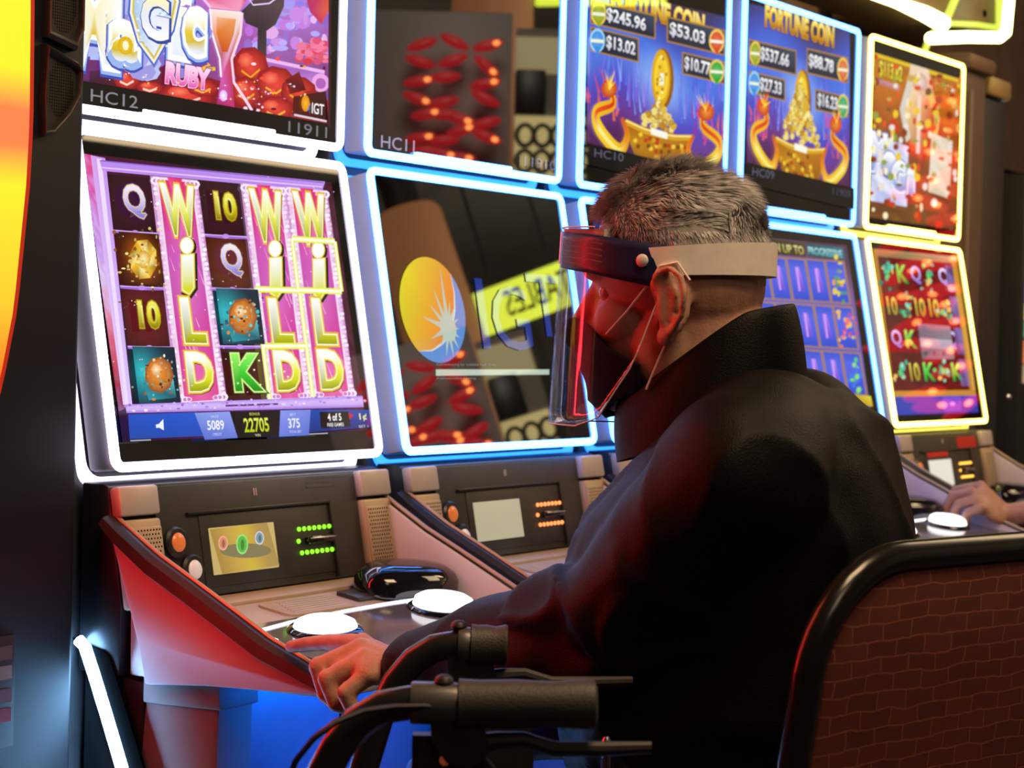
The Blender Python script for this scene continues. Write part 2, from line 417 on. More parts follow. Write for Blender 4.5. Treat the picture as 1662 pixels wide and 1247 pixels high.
# console
proto('console_shell', MB().prism([(0.05, 0.75), (0.05, 0.985), (0.012, 0.985), (PY(0.98)+0.004, 0.982), (PY(0.84)+0.006, 0.838), (-0.02, 0.75)], 0, -0.272, 0.272, 0.002), 'black_plastic')
proto('console_panel', MB().box((-0.203, -0.004, 0.836), (0.203, 0.003, 0.980), 0.0025, panel_T), 'panel_black')
# recess of the peripheral bay: raised rim on top and right
bay = MB().box((-0.15, 0.002, 0.9395), (0.138, 0.008, 0.9435), 0.001, panel_T).box((0.134, 0.002, 0.838), (0.138, 0.008, 0.9435), 0.001, panel_T)
proto('bay_rim', bay, 'black_plastic')
proto('bay_cover', MB().box((-0.128, 0.002, 0.846), (0.134, 0.0045, 0.939), 0.001, panel_T), 'panel_black')
proto('player_display', MB().box((-0.113, 0.003, 0.861), (0.0135, 0.0065, 0.921), 0.001, panel_T), 'DISP')
lock = MB()
for sx in (-1, 1): lock.box((-0.013+sx*0.002-0.0008, 0.002, 0.958), (-0.013+sx*0.002+0.0008, 0.0042, 0.968), 0, panel_T)
proto('lock_slot', lock, 'silver')
for sx in (-1, 1):
    a, b = sorted((sx*0.2035, sx*0.272))
    proto('column_cap', MB().box((a, -0.004, 0.9445), (b, 0.014, 0.981), 0.004, panel_T), 'silver')
    proto('speaker_column', MB().box((a, -0.004, 0.832), (b, 0.012, 0.940), 0.004, panel_T), 'champagne')
    k = proto('speaker_grille', MB().box((min(sx*0.2065, sx*0.258), 0.010, 0.846), (max(sx*0.2065, sx*0.258), 0.0145, 0.930), 0.002, panel_T), 'champagne')
    hl = MB()
    for r in range(15):
        for c in range(9):
            xx = 0.211+c*0.0053+(r % 2)*0.00265; zz = 0.851+r*0.0053
            if xx > 0.256: continue
            q = [panel_T((sx*xx+0.0014*math.cos(t), 0.0148, zz+0.0014*math.sin(t))) for t in np.arange(6)*PI/3]
            hl.add(q, [tuple(range(6))])
    proto('grille_holes', hl, 'hole', False, parent=k, kind='stuff')
# round buttons
def knob(cx, cz, col):
    m = MB(); prof = [(0.020, 0.002), (0.020, 0.008), (0.017, 0.011), (0.0125, 0.011), (0.0125, 0.004)]
    rings = [[PT(cx+r*math.cos(t), cz+r*math.sin(t), h) for t in np.arange(24)*PI/12] for r, h in prof]
    m.loft(rings, caps=False); k = proto('button_bezel', m, 'black_plastic')
    m = MB(); prof = [(0.012, 0.003), (0.012, 0.011), (0.0095, 0.0135), (0.004, 0.0145)]
    rings = [[PT(cx+r*math.cos(t), cz+r*math.sin(t), h) for t in np.arange(24)*PI/12] for r, h in prof]
    m.loft(rings); proto('round_button', m, col, parent=k)
MT['btn_orange'] = pm('orange_button', (0.55, 0.16, 0.04), 0.25, emit=(1, 0.22, 0.04), es=0.28)
MT['btn_white'] = pm('white_button', (0.75, 0.70, 0.72), 0.3, emit=(1, 0.9, 0.95), es=0.15)
knob(-0.176, 0.907, 'btn_orange'); knob(-0.152, 0.871, 'btn_white')
# bill acceptor with two rows of lamps
k = proto('bill_slot', MB().box((0.074, 0.003, 0.8865), (0.133, 0.013, 0.897), 0.003, panel_T), 'gloss_black')
proto('slot_lip', MB().box((0.078, 0.012, 0.8925), (0.131, 0.0145, 0.8945), 0.0008, panel_T), 'chrome', parent=k)
for zz, n in ((0.908, 7), (0.876, 7), (0.892, 1)):
    for j in range(n):
        m = MB(); cx = 0.065+j*0.0108-(0.004 if n == 1 else 0)
        rings = [[PT(cx+r*math.cos(t), zz+r*math.sin(t), h) for t in np.arange(10)*PI/5] for r, h in ((0.0033, 0.003), (0.0031, 0.0062), (0.0018, 0.0076))]
        m.loft(rings); proto('slot_lamp', m, 'LAMP')
# deck
deck = MB().prism([(PY(0.83), DZ(-0.03)), (-0.345, DZ(-0.345)), (-0.362, DZ(-0.362)-0.008), (-0.362, DZ(-0.362)-0.018), (-0.33, 0.762), (-0.03, 0.752)], 0, -0.264, 0.264, 0.003)
proto('deck', deck, 'silver')
def deck_T(p): return np.array([p[0], p[1], DZ(p[1])+p[2]])
proto('deck_ledge', MB().box((-0.258, -0.062, -0.002), (0.258, -0.028, 0.005), 0.002, deck_T), 'champagne')
# embossed plate with rows of tiny ribs, ticket slot
pl_ = MB(); poly = rrect(-0.085, -0.135, 0.055, -0.072, 0.014); pl_.loft([[deck_T((a, b, h)) for a, b in poly] for h in (-0.001, 0.003)])
k = proto('ticket_plate', pl_, 'champagne')
rb = MB()
for r in range(7): rb.box((-0.07+r*0.003, -0.128+r*0.0075, 0.0028), (0.04, -0.1255+r*0.0075, 0.0040), 0, deck_T)
proto('plate_ribs', rb, 'silver', parent=k, kind='stuff')
proto('ticket_slot', MB().box((0.075, -0.118, -0.001), (0.135, -0.078, 0.006), 0.002, deck_T), 'panel_black')
def dome(name, cx, cy, rx, ry, h, mat, base=0.0, flat=0.35, parent=None, rot=0.0):
    m = MB(); rings = []
    for a, z in ((1.0, 0), (1.0, flat*h), (0.93, 0.72*h), (0.75, 0.92*h), (0.4, h), (0.05, h*1.01)):
        rings.append([deck_T((cx+a*(rx*math.cos(t)*math.cos(rot)-ry*math.sin(t)*math.sin(rot)), cy+a*(rx*math.cos(t)*math.sin(rot)+ry*math.sin(t)*math.cos(rot)), base+z)) for t in np.arange(32)*PI/16])
    m.loft(rings); return proto(name, m, mat, parent=parent)
proto('button_panel', MB().loft([[deck_T((a, b, h)) for a, b in rrect(-0.225, -0.330, 0.245, -0.148, 0.03)] for h in (-0.001, 0.004)]), 'deck_glass')
ln = [(-0.205, -0.215), (-0.200, -0.190), (-0.18, -0.172), (-0.12, -0.163), (0.0, -0.155), (0.10, -0.153), (0.16, -0.155)]
proto('light_line', MB().tube([deck_T((a, b, 0.004)) for a, b in ln], 0.0028, 8), 'line_lamp')
k = dome('button_ring', -0.105, -0.208, 0.062, 0.040, 0.008, 'gloss_black', 0.003, rot=0.1)
dome('play_button', -0.105, -0.208, 0.054, 0.033, 0.017, 'white_lamp', 0.003, parent=k, rot=0.1)
k = dome('button_ring', 0.150, -0.205, 0.058, 0.046, 0.008, 'gloss_black', 0.003)
dome('play_button', 0.150, -0.205, 0.050, 0.038, 0.022, 'white_lamp', 0.003, parent=k)
k = dome('charging_pad', 0.192, -0.110, 0.088, 0.054, 0.042, 'gloss_black', 0.0, flat=0.5, rot=-0.15)
dome('cup_ring', -0.232, -0.155, 0.026, 0.022, 0.012, 'gloss_black', 0.0)
# side wings with dark bumper and pale lip
wtop = [(-0.002, 0.948), (-0.03, 0.932), (-0.083, 0.903), (-0.135, 0.880), (-0.179, 0.860), (-0.261, 0.822), (-0.335, 0.796), (-0.372, 0.781)]
wbot = [(-0.366, 0.768), (-0.336, 0.768), (-0.167, 0.758), (-0.072, 0.748), (-0.058, 0.80), (-0.03, 0.87)]
for sx in (-1, 1):
    a, b = sorted((sx*0.262, sx*0.280))
    proto('side_panel', MB().prism([(y, z-0.006) for y, z in wtop]+wbot, 0, a, b, 0.002), 'wing_white')
    path = [(sx*0.277, y-0.004, z-0.010) for y, z in wtop]
    m = MB(); secs = []
    for i, (y, z) in enumerate(wtop):
        g = min(1, 0.6+i*0.25) if i < 3 else (1 if i < 6 else (0.8 if i == 6 else 0.5))
        d = nrm([0, wtop[min(i+1, 7)][0]-wtop[max(i-1, 0)][0], wtop[min(i+1, 7)][1]-wtop[max(i-1, 0)][1]]); nn = np.array([0, -d[2], d[1]])
        c = np.array([0, y, z]); x0, x1 = sx*0.268, sx*0.289
        secs.append([c+nn*-0.001*0+np.array([x0, 0, 0]), c+np.array([(x0+x1)/2, 0, 0]), c+nn*(0.006)*g+np.array([x1-sx*0.003, 0, 0]), c+nn*0.020*g+np.array([x1, 0, 0]), c+nn*0.025*g+np.array([sx*0.281, 0, 0]), c+nn*0.022*g+np.array([x0, 0, 0])])
    m.loft(secs); proto('bumper', m, 'black_plastic')
    proto('wing_lip', MB().tube([(sx*0.268, y, z+0.001) for y, z in wtop], 0.0028, 8), 'champagne')
# base
proto('base', MB().prism([(0.05, 0), (0.05, 0.755), (-0.055, 0.745), (-0.05, 0.60), (-0.05, 0.0)], 0, -0.262, 0.262, 0.004), 'dark_body')
for sx in (-1, 1):
    a, b = sorted((sx*0.262, sx*0.20))
    proto('base_post', MB().prism([(-0.058, 0.752), (-0.168, 0.752), (-0.176, 0.735), (-0.172, 0.4), (-0.16, 0.0), (-0.045, 0.0), (-0.045, 0.6)], 0, a, b, 0.004), 'base_pink')
    proto('post_collar', MB().prism([(-0.055, 0.758), (-0.178, 0.758), (-0.182, 0.728), (-0.055, 0.722)], 0, min(sx*0.266, sx*0.196), max(sx*0.266, sx*0.196), 0.003), 'base_pink')
proto('base_door', MB().box((-0.199, -0.150, 0.03), (0.199, -0.06, 0.750), 0.004), 'base_door')
proto('door_seam', MB().box((-0.0015, -0.1515, 0.03), (0.0015, -0.149, 0.745)), 'hole')
proto('under_lamp', MB().box((-0.19, -0.30, 0.752), (0.19, -0.285, 0.759), 0.002), 'UNDER')
st = [(0.040, 0.79), (0.029, 0.783), (0.012, 0.75), (-0.012, 0.70), (-0.039, 0.642), (-0.075, 0.56), (-0.10, 0.47), (-0.11, 0.35), (-0.11, 0.06)]
for sx in (-1, 1):
    a, b = sorted((sx*0.2745, sx*0.2700)); proto('added_light_fin', MB().prism([(y+0.02, z) for y, z in st]+[(y-0.034, z-0.01) for y, z in st[::-1]], 0, a, b), 'hole')  # added dark fin, keeps the edge strip's light off the base post
for sx in (-1, 1): proto('edge_light', MB().tube([(sx*0.282, y, z) for y, z in st], 0.0075, 10), 'STRIP')

def make_machine(i, label, led, halo, strip, under, lamp, disp):
    root = empty('slot_machine', (POSE[i][0], POSE[i][1], 0), POSE[i][2])
    tag(root, label, 'slot machine', 'slot machines in a row along the bank')
    mats = {'LED': led, 'HALO': halo, 'STRIP': strip, 'UNDER': under, 'LAMP': lamp, 'DISP': disp}
    made = []; screens = []
    for name, me, par, kind, lab in PROTO:
        o = bpy.data.objects.new(name, me); C.objects.link(o); o.parent = made[par] if par is not None else root
        key = ROLE.get(me.name)
        if key: o.material_slots[0].link = 'OBJECT'; o.material_slots[0].material = mats[key]
        if kind: o['kind'] = kind
        made.append(o)
        if name == 'screen': screens.append(o)
    return root, screens     # screens: lower, upper
# ------------------------------------------------------------------ lamps of each machine and the machines
WHITE = (0.80, 0.74, 1.0); BLUE = (0.07, 0.26, 1.0); YEL = (1.0, 0.82, 0.16)
Lw = em('light_white', WHITE, 7.0); Lb = em('light_blue', BLUE, 11); Lc = em('light_cyan', (0.075, 0.30, 1.0), 12.0); Ly = em('light_yellow', YEL, 6)
Hw = em('halo_white', WHITE, 2.5); Hb = em('halo_blue', (0.02, 0.22, 1.0), 2.5); Hy = em('halo_yellow', (0.95, 0.75, 0.10), 1.8)
Sb = em('edge_blue_white', (0.26, 0.56, 1.0), 42.0); Ub = em('under_blue', (0.0, 0.15, 1.0), 75.0)
Ug = em('slot_green', (0.25, 1.0, 0.02), 1.8); Ur = em('slot_red', (1.0, 0.22, 0.06), 2.6); Uy = em('slot_amber', (1.0, 0.45, 0.05), 2.4)
Dt = em('display_tan', lin((205, 178, 110)), 0.9); Dg = em('display_grey', lin((190, 182, 150)), 0.85); Dw = em('display_pale', lin((225, 222, 205)), 1.0)
MACH = []
MACH.append(make_machine(0, 'slot machine with white light frames and pink wild reels, nearest the man', Lw, Hw, Sb, Ub, Ug, Dt))
MACH.append(make_machine(1, 'slot machine with blue light frames, dark upper screen and loading screen with round logo', Lc, Hb, Sb, Ub, Ur, Dg))
MACH.append(make_machine(2, "slot machine with blue light frames, half hidden behind the man's head", Lb, Hb, Sb, Ub, Ur, Dg))
MACH.append(make_machine(3, 'slot machine showing the $537.66 jackpot, behind the man\'s neck and shoulder', Lb, Hb, Sb, Ub, Ur, Dg))
MACH.append(make_machine(4, 'slot machine with yellow light frames at the far end of the row', Ly, Hy, Sb, Ub, Uy, Dw))

def art(i, w, z, h0=0.0022):
    O, ev, L = LOC[w]; n = np.cross((1, 0, 0), ev); A = Art(i, O, ev, z, base=h0)
    if i == 0 and w == 'U': A.warp = lambda x, y: (x, y-25+(x-160)*0.045)           # the near machine stands a hair higher than measured
    if i == 0 and w == 'L': A.warp = lambda x, y: (x-6*(600-x)/450, y-10*(600-x)/450)
    return A
Z1 = (0, 0, 620/1662); Z2 = (100, 240, 540/1247); Z4 = (560, 0, 400/1559); Z5 = (560, 260, 420/1047); Z6 = (920, 0, 742/1662); Z8 = (1200, 340, 462/1029)
def number(i, z, t, cx, cy, w, h, col):
    B = art(i, 'U', z, 0.0078); B.text(t, cx, cy, w, h, col); return B.build('number_label', MACH[i][1][1])
def put(A, i, w): return A.build('screen_picture', MACH[i][1][0 if w == 'L' else 1], clip=(0.2585, 0.0115, LOC[w][2]-0.0115))
R_ = random.Random(3)
def hexs(c): return tuple(int(c[i:i+2], 16) for i in (0, 2, 4))

# ---- machine 0 lower: reels with tall wild strips
A = art(0, 'L', Z2)
def bl(p4, s, t):
    a, b, c, d = [np.array(p, float) for p in p4]; return tuple((1-t)*((1-s)*a+s*b)+t*((1-s)*d+s*c))
A.quad([(86, 45), (1010, 135), (1140, 1060), (236, 1125)], lambda s, t: mix('2a0a1c', '4a1230', 0.5+0.5*math.sin(9*s+5*t)), 10, 10)
A.quad([(930, 130), (1010, 150), (1132, 1010), (1085, 960)], lambda s, t: mix('3a0f20', '5c2640', R_.random()), 4, 24)
A.quad([(1040, 900), (1120, 900), (1136, 1045), (1080, 1045)], lambda s, t: mix('6a1022', '3a1030', R_.random()), 4, 6)
def mott(s, t):
    r = R_.random()
    base = ramp(['e0488c', 'd070c8', 'c8a0f0', 'd8c8f8', 'e07090', 'c03048', '70285a'], t+0.15*(r-0.5)); return mix(base, 'f4e4ff' if r > .5 else 'c02860', 0.25*r)
A.quad([(88, 45), (165, 62), (262, 990), (222, 1010)], mott, 5, 40)
A.poly([(118, 52), (172, 62), (272, 985), (238, 985)], ['d8a8f0', 'c890f0', 'd8c0ff', 'e8d0ff'])
A.poly([(140, 64), (158, 66), (258, 985), (246, 985)], 'f0dcff')
A.poly([(150, 70), (985, 132), (975, 168), (162, 110)], ['b98cf0', 'c79cf5', 'b184e6', 'c08ff0'])
A.line([(160, 98), (975, 152)], 0.0018, 'f0c8ff')
A.line([(155, 72), (980, 136)], 0.0016, '8a5ad0')
# reel windows
wins = [((175, 122), (338, 134), (440, 985), (282, 990)), ((338, 125), (512, 138), (622, 968), (438, 985)), ((510, 138), (672, 148), (775, 965), (618, 972)), ((668, 146), (832, 158), (930, 955), (770, 965)), ((828, 156), (985, 168), (1090, 945), (925, 955))]
cellc = {0: ['3a1022', '5a2418', '6a1420', '0d2c38'], 2: ['3c1020', '6a2a14', '0c3440', '4c1016']}
rowt = [0.0, 0.245, 0.485, 0.745, 1.0]
for c in (0, 2):
    w4 = wins[c]
    for r in range(4):
        q = [bl(w4, 0.02, rowt[r]), bl(w4, 0.98, rowt[r]), bl(w4, 0.98, rowt[r+1]-0.008), bl(w4, 0.02, rowt[r+1]-0.008)]
        k = cellc[c][r]; A.quad(q, lambda s, t, k=k: mix(k, '1c080c', 0.55*((s-.5)**2+(t-.5)**2)*2), 5, 5)
        if r: A.line([bl(w4, 0, rowt[r]), bl(w4, 0.5, rowt[r]+0.004), bl(w4, 1, rowt[r])], 0.0042, 'a06ad8'); A.line([bl(w4, 0, rowt[r]-0.003), bl(w4, 1, rowt[r]-0.003)], 0.0014, 'dcb4f4'); A.ell(*bl(w4, 0.5, rowt[r]), 13, 9, 'c490e8')
# wild strips
for c, (hs, sc) in {1: (0, 1.06), 3: (0, 1.0), 4: (0, 0.98)}.items():
    w4 = wins[c]
    A.quad(w4, lambda s, t: ramp(['e8b8e8', 'f6dcf6', 'ffe6fa', 'f6d0f2', 'e0a8e0'], s), 8, 4)
    A.quad([bl(w4, .16, 0.012), bl(w4, .86, 0.012), bl(w4, .86, .985), bl(w4, .16, .985)], lambda s, t: mix(ramp(['d81c5c', 'd8388c', 'cc58b8', 'c850b0', 'd040a0', 'd83890', 'e04c94'], t), 'f090d0', 0.5*(1-2*abs(s-.5))*(0.4+0.6*abs(math.sin(9*t)))), 8, 28)
    for k in range(26):      # streaks of light in the strip
        s0 = R_.uniform(.2, .8); t0 = R_.uniform(.05, .95); ln_ = R_.uniform(.03, .1)
        A.line([bl(w4, s0, t0), bl(w4, min(.85, s0+ln_*1.2), min(.97, t0+ln_))], [0.0003, 0.0014], mix('ff9ad8', 'ffd8f4', R_.random()))
    for s0, s1 in ((0.0, .05), (.12, .155), (.87, .905), (.955, 1.0)):
        A.poly([bl(w4, s0, 0), bl(w4, s1, 0), bl(w4, s1, 1), bl(w4, s0, 1)], mix('c070c0', 'ffffff', .75 if s0 in (.12, .87) else .25))
    for s0 in (.08, .93):    # scroll ornament along the edges
        for k in range(46): A.ell(*bl(w4, s0+0.02*math.sin(k*1.9), 0.012+k*0.0215), 8, 7, mix('ffffff', 'e090d8', R_.random()*.6), n=8)
        for e in (0.02, 0.975):
            for kk in range(3): A.ell(*bl(w4, s0+(0.08*kk if s0 < .5 else -.08*kk), e), 17-3*kk, 15-3*kk, 'f8ecff', n=10); A.ell(*bl(w4, s0+(0.08*kk if s0 < .5 else -.08*kk), e), 8, 7, 'd07cc8', n=8)
    A.poly([bl(w4, .34, .0), bl(w4, .66, .0), bl(w4, .56, .075), bl(w4, .44, .075)], ['f04888', 'e02060', 'f05890', 'f878a8'])
    G = ['98a010', 'd0d410', 'e8ea20', 'f2f260', 'fdfdf0', 'ffffff']
    for ch, t0, hh, ww in (('W', .145, 172, 106), ('I', .415, 150, 30), ('L', .632, 152, 66), ('D', .858, 132, 80)):
        cx, cy = bl(w4, .52, t0)
        if ch == 'I':
            for ex, c0_, c1_ in ((13, '1c2408', '1c2408'), (9, 'e8c020', 'd8b020'), (5, 'fffbd0', 'f8f0b0'), (0, 'ffffff', 'd8dc18')):
                o_ = 5 if ex == 13 else 0; w_ = 20*sc+ex
                A.poly([(cx-w_*.9+o_, cy-58-ex+o_), (cx+w_*.9+o_, cy-62-ex+o_), (cx+w_+o_, cy+60+o_), (cx+w_*.3+o_, cy+82+ex+o_), (cx-w_*.8+o_, cy+66+ex+o_)], [c0_, c0_, c1_, c1_, c1_])
                A.ell(cx-2+o_, cy-98+o_, 19*sc+ex*.8, 27+ex*.8, c0_)
            continue
        A.text(ch, cx+5, cy+9, ww*sc, hh*.98, '1c2408', .055)
        A.text(ch, cx, cy, ww*sc, hh, G, .03, outline=[('e8c020', .085), ('fffbd0', .055)])
# winning cells outlined in yellow light
for c, r in ((3, 2), (4, 1), (3, 3)):
    w4 = wins[c]; t0, t1 = rowt[r], rowt[r+1]
    P = [bl(w4, 0, t0), bl(w4, 1, t0), bl(w4, 1, t1), bl(w4, 0, t1), bl(w4, 0, t0)]
    for wd, col in ((0.009, 'e8f040'), (0.005, 'fcffc0'), (0.002, 'ffffff')):
        for e in range(4):
            if not (r == 3 and e == 2): A.line([P[e], P[e+1]], wd, col)
# reel symbols
def symQ(c, r, s=1.0):
    cx, cy = bl(wins[c], .5, (rowt[r]+rowt[r+1])/2-.01)
    A.text('Q', cx, cy, 76*s, 118*s, ['8878d0', 'd8c8f8', 'f4ecff'], .02, outline=[('5c3c90', .07), ('f0d860', .045)])
def sym10(c, r):
    cx, cy = bl(wins[c], .52, (rowt[r]+rowt[r+1])/2-.01)
    A.text('10', cx, cy, 74, 96, ['8c7c08', 'd8d818', 'f4f070'], .025, outline=[('3c3408', .09), ('c89c10', .06)])
    A.text('10', cx, cy, 60, 70, ['c8b818', 'f8f890'], -.005)
symQ(0, 0); symQ(2, 1, .95); sym10(0, 2); sym10(2, 0)
cx, cy = bl(wins[2], .5, .865); A.text('K', cx, cy, 86, 124, ['0a8c10', '34d030', '90f860'], .04, outline=[('0c4010', .10), ('d8f090', .075)])
for dx in range(12): A.ell(cx-60+dx*20+R_.uniform(-9, 9), cy+R_.uniform(-60, 60), 4, 4, 'e8ffb0', n=6)
# amber gem
cx, cy = bl(wins[0], .54, .365)
A.quad([bl(wins[0], .04, .25), bl(wins[0], .96, .25), bl(wins[0], .96, .475), bl(wins[0], .04, .475)], lambda s, t: mix('e07810', '3c1408', min(1, 1.7*((s-.5)**2+(t-.5)**2)**.5)), 8, 8)
hexp = [(cx+62*math.cos(a)*.85, cy+78*math.sin(a)) for a in np.arange(8)*PI/4+.3]
A.poly(hexp, ['a86810', 'f0c030', 'f8e060', 'c87810', 'e8a818', '8c4808', 'e89818', 'f8d840'])
for a in range(8):
    p, q = hexp[a], hexp[(a+1) % 8]; A.poly([p, q, (cx+(q[0]-cx)*.45, cy+(q[1]-cy)*.45), (cx+(p[0]-cx)*.45, cy+(p[1]-cy)*.45)], ['f8d040', 'b87010', 'fff0a0', 'd89010'] if a % 2 else ['8c5008', 'f0b020', 'e8c840', 'f8f0a0'])
A.ell(cx, cy, 26, 34, 'fff4b0', 'e0a018', n=8)
for k in range(40): A.ell(cx+R_.gauss(0, 48), cy+R_.gauss(0, 60), R_.uniform(3, 9), R_.uniform(3, 9), mix('fff8a0', '7c3c04', R_.random()), n=5)
# teal glowing cells holding a plain amber charm
for c, t0, t1 in ((0, .745, .99), (2, .487, .737)):
    w4 = wins[c]
    A.quad([bl(w4, .02, t0), bl(w4, 1.0, t0), bl(w4, 1.0, t1), bl(w4, .02, t1)], lambda s, t: mix(mix('30d8e0', '0a2c40', min(1, 1.5*((s-.2)**2+(t-.45)**2)**.5)), '0a1c28', .45*s), 8, 8)
    cx, cy = bl(w4, .56, (t0+t1)/2)
    for k in range(46):
        a = R_.uniform(0, 2*PI); r = R_.uniform(30, 75); A.ell(cx+r*.85*math.cos(a), cy+r*math.sin(a), R_.uniform(3, 11), R_.uniform(3, 9), mix('60f0f0', '105060', R_.random()), n=6)
    A.poly([(cx-58, cy+30), (cx+52, cy+14), (cx+64, cy+84), (cx-38, cy+96)], ['208898', '60c8d0', '185868', '2898a8'])
    A.ell(cx, cy, 54, 70, 'f8c070', '984810', n=9); A.ell(cx-6, cy-8, 40, 52, 'f0a040', 'c87020', n=7, rot=.4); A.ell(cx-10, cy-20, 22, 26, 'fff0c8', 'e89840', n=6)
    for k in range(34): A.ell(cx+R_.gauss(0, 38), cy+R_.gauss(5, 46), R_.uniform(3, 8), R_.uniform(3, 8), mix(R_.choice(['fff0d0', 'f09030', '50e0e8', '602808']), '402010', R_.random()*.5), n=6)
# bottom frame bar and payline note
A.quad([(228, 988), (1108, 935), (1112, 978), (234, 1020)], lambda s, t: ramp(['b088f0', 'e8d0ff', 'a070e0'], t), 12, 3)
A.line([(600, 984), (795, 973)], 0.0026, '5c2c90')
for k in range(60): A.ell(230+k*15, 1003-k*0.9+R_.uniform(-16, 12), R_.uniform(3, 8), R_.uniform(3, 6), mix('f8ecff', '9858d0', R_.random()), n=6)
for k in range(90): A.ell(180+R_.random()*820, 118+R_.random()*850, 2.2, 2.2, 'ffe8ff', n=5)
# credit bar
A.poly([(236, 1026), (1128, 992), (1138, 1052), (242, 1118)], ['1c50c0', '1a3c98', '163488', '1c48b0'])
A.poly([(236, 1026), (490, 1012), (520, 1100), (242, 1118)], ['1850c8', '2058d0', '1a4cb8', '1848a8'])
A.poly([(482, 1014), (612, 1006), (642, 1104), (520, 1114)], ['8098e8', '90a0f0', '6878d8', '5870d0'])
A.poly([(612, 1006), (800, 998), (795, 1096), (642, 1104)], '0a0a14')
A.poly([(800, 998), (912, 992), (906, 1088), (795, 1096)], ['8898f0', '7888e0', '5c70d0', '6a7ce0'])
A.poly([(912, 992), (1128, 988), (1138, 1052), (906, 1078)], ['1a48b0', '2048a8', '102878', '143080'])
A.poly([(945, 1000), (1052, 995), (1060, 1052), (950, 1062)], '120810')
A.poly([(1052, 1000), (1072, 1010), (1056, 1024)], 'd01830')
A.poly([(338, 1062), (350, 1058), (366, 1040), (368, 1082), (350, 1072), (340, 1074)], 'f0f4ff')
A.text('5089', 560, 1058, 62, 34, 'f4f4ff', .02); A.text('CREDIT', 566, 1092, 34, 10, 'd0d8ff'); A.text('VALUE', 556, 1026, 30, 9, 'd0d8ff')
A.text('22705', 711, 1054, 92, 50, ['b8c818', 'e8f060'], .02, outline=('303808', .06)); A.text('BONUS', 704, 1013, 38, 10, 'd8e050'); A.text('WIN', 716, 1092, 20, 10, 'd8e0c0')
A.text('375', 850, 1044, 42, 34, 'f0f2ff', .02); A.text('TOTAL BET', 855, 1076, 44, 9, 'd0d8ff'); A.text('BET', 846, 1012, 22, 9, 'd0d8ff')
A.text('4 of 5', 1000, 1018, 50, 26, 'ffffff', .02); A.text('FREE GAMES', 1004, 1046, 62, 13, 'f0f0f0', .01)
A.text('1\u00a2', 1106, 1016, 26, 28, 'e8e8a0', .02); A.text('BET 1', 1108, 1050, 34, 9, 'd0d8e0')
for x0, x1, y in ((244, 320, 1124), (906, 975, 1084)): A.line([(x0, y), (x1, y-5)], 0.0016, 'a8b0b8')
put(A, 0, 'L')

# ---- machine 0 upper
A = art(0, 'U', Z1)
def sky(s, t):
    r = R_.random(); base = ramp(['503080', '8048a8', '9858c0', 'b078e0', 'a890f0', '8a78e0'], s); return mix(base, ramp(['3c1860', 'd080e0', '902860', '501030'], t), .45+.2*r)
A.quad([(200, -700), (1462, -770), (1425, -255), (200, -255)], lambda s, t: mix(ramp(['302050', '6038a0', '9058d0', 'c078e0', '8060c0'], t), R_.choice(['e0a0ff', '401868', 'b03070']), .25*R_.random()), 14, 10)
for k in range(120): A.ell(R_.uniform(300, 1400), R_.uniform(-640, -200), R_.uniform(6, 40), R_.uniform(6, 30), R_.choice(['b070e0', 'e05890', 'f0b0ff', '6040b0', 'd03060', 'f0c050']), n=8)
A.quad([(200, -260), (1425, -260), (1420, 575), (200, 420)], sky, 14, 14)
for k in range(60): A.ell(R_.uniform(1060, 1410), R_.uniform(0, 280), R_.uniform(8, 40), R_.uniform(8, 34), mix(R_.choice(['b0a0ff', 'c070e0', '9080f0', 'e0a0e8', '8858c8']), 'ffffff', R_.random()*.3), n=9)
A.poly([(1040, 90), (1090, 40), (1230, -60), (1226, 60), (1190, 140), (1150, 170), (1150, 280), (1110, 250), (1112, 160), (1060, 140)], ['3c3040', '504048', '40343c', '58464c', '4c3c44', '3c3038', '483a40', '40343c', '302830', '3c3038'])
A.poly([(1300, -60), (1420, -60), (1425, 60), (1390, 130), (1340, 80)], ['c03058', 'd84048', 'e86840', 'd03058', 'b82868'])
for k in range(40): A.ell(R_.uniform(1290, 1415), R_.uniform(200, 300), R_.uniform(8, 26), R_.uniform(6, 20), mix(R_.choice(['e04878', 'f078a0', 'd83048']), 'ffc0d8', R_.random()*.4), n=8)
A.poly([(1010, 285), (1130, 290), (1400, 335), (1405, 400), (1000, 340)], ['c080d0', 'b878d0', 'a868c8', 'd090e0', '9850a8'])
A.line([(1010, 288), (1130, 292), (1402, 338)], 0.005, 'f0b8f0'); A.ell(1385, 385, 38, 40, 'f0a8e8'); A.ell(1385, 388, 22, 24, 'b060b8')
# red gem heap
A.poly([(380, 380), (700, 330), (960, 400), (1420, 460), (1420, 575), (380, 440)], ['502048', '602040', '8c1828', 'b02028', 'a01820', '3c1028'])
for cx, cy, rx, ry in ((1080, 330, 80, 90), (1060, 440, 70, 70), (1190, 400, 90, 80), (1290, 430, 80, 70), (1350, 480, 70, 60), (1190, 510, 80, 60), (800, 470, 120, 60), (870, 430, 70, 40), (540, 410, 60, 44), (640, 440, 60, 30)):
    A.ell(cx, cy, rx, ry, 'f04838', '90101c', n=9, rot=R_.random()); A.ell(cx-rx*.25, cy-ry*.3, rx*.45, ry*.4, 'ff8060', 'e03830', n=7, rot=R_.random())
    A.line([(cx-rx*.5, cy+ry*.2), (cx, cy+ry*.5), (cx+rx*.5, cy+ry*.1)], 0.003, R_.choice(['ffb040', 'ffd0c0', 'f8a020']))
for k in range(22): A.ell(R_.uniform(1040, 1400), R_.uniform(290, 540), R_.uniform(5, 14), R_.uniform(4, 11), R_.choice(['ffe0f0', 'ffb030', 'ff5040', '60081c']), n=7)
A.poly([(1230, 380), (1290, 340), (1320, 420), (1250, 440)], ['701018', '8c1820', '500810', '801418'])
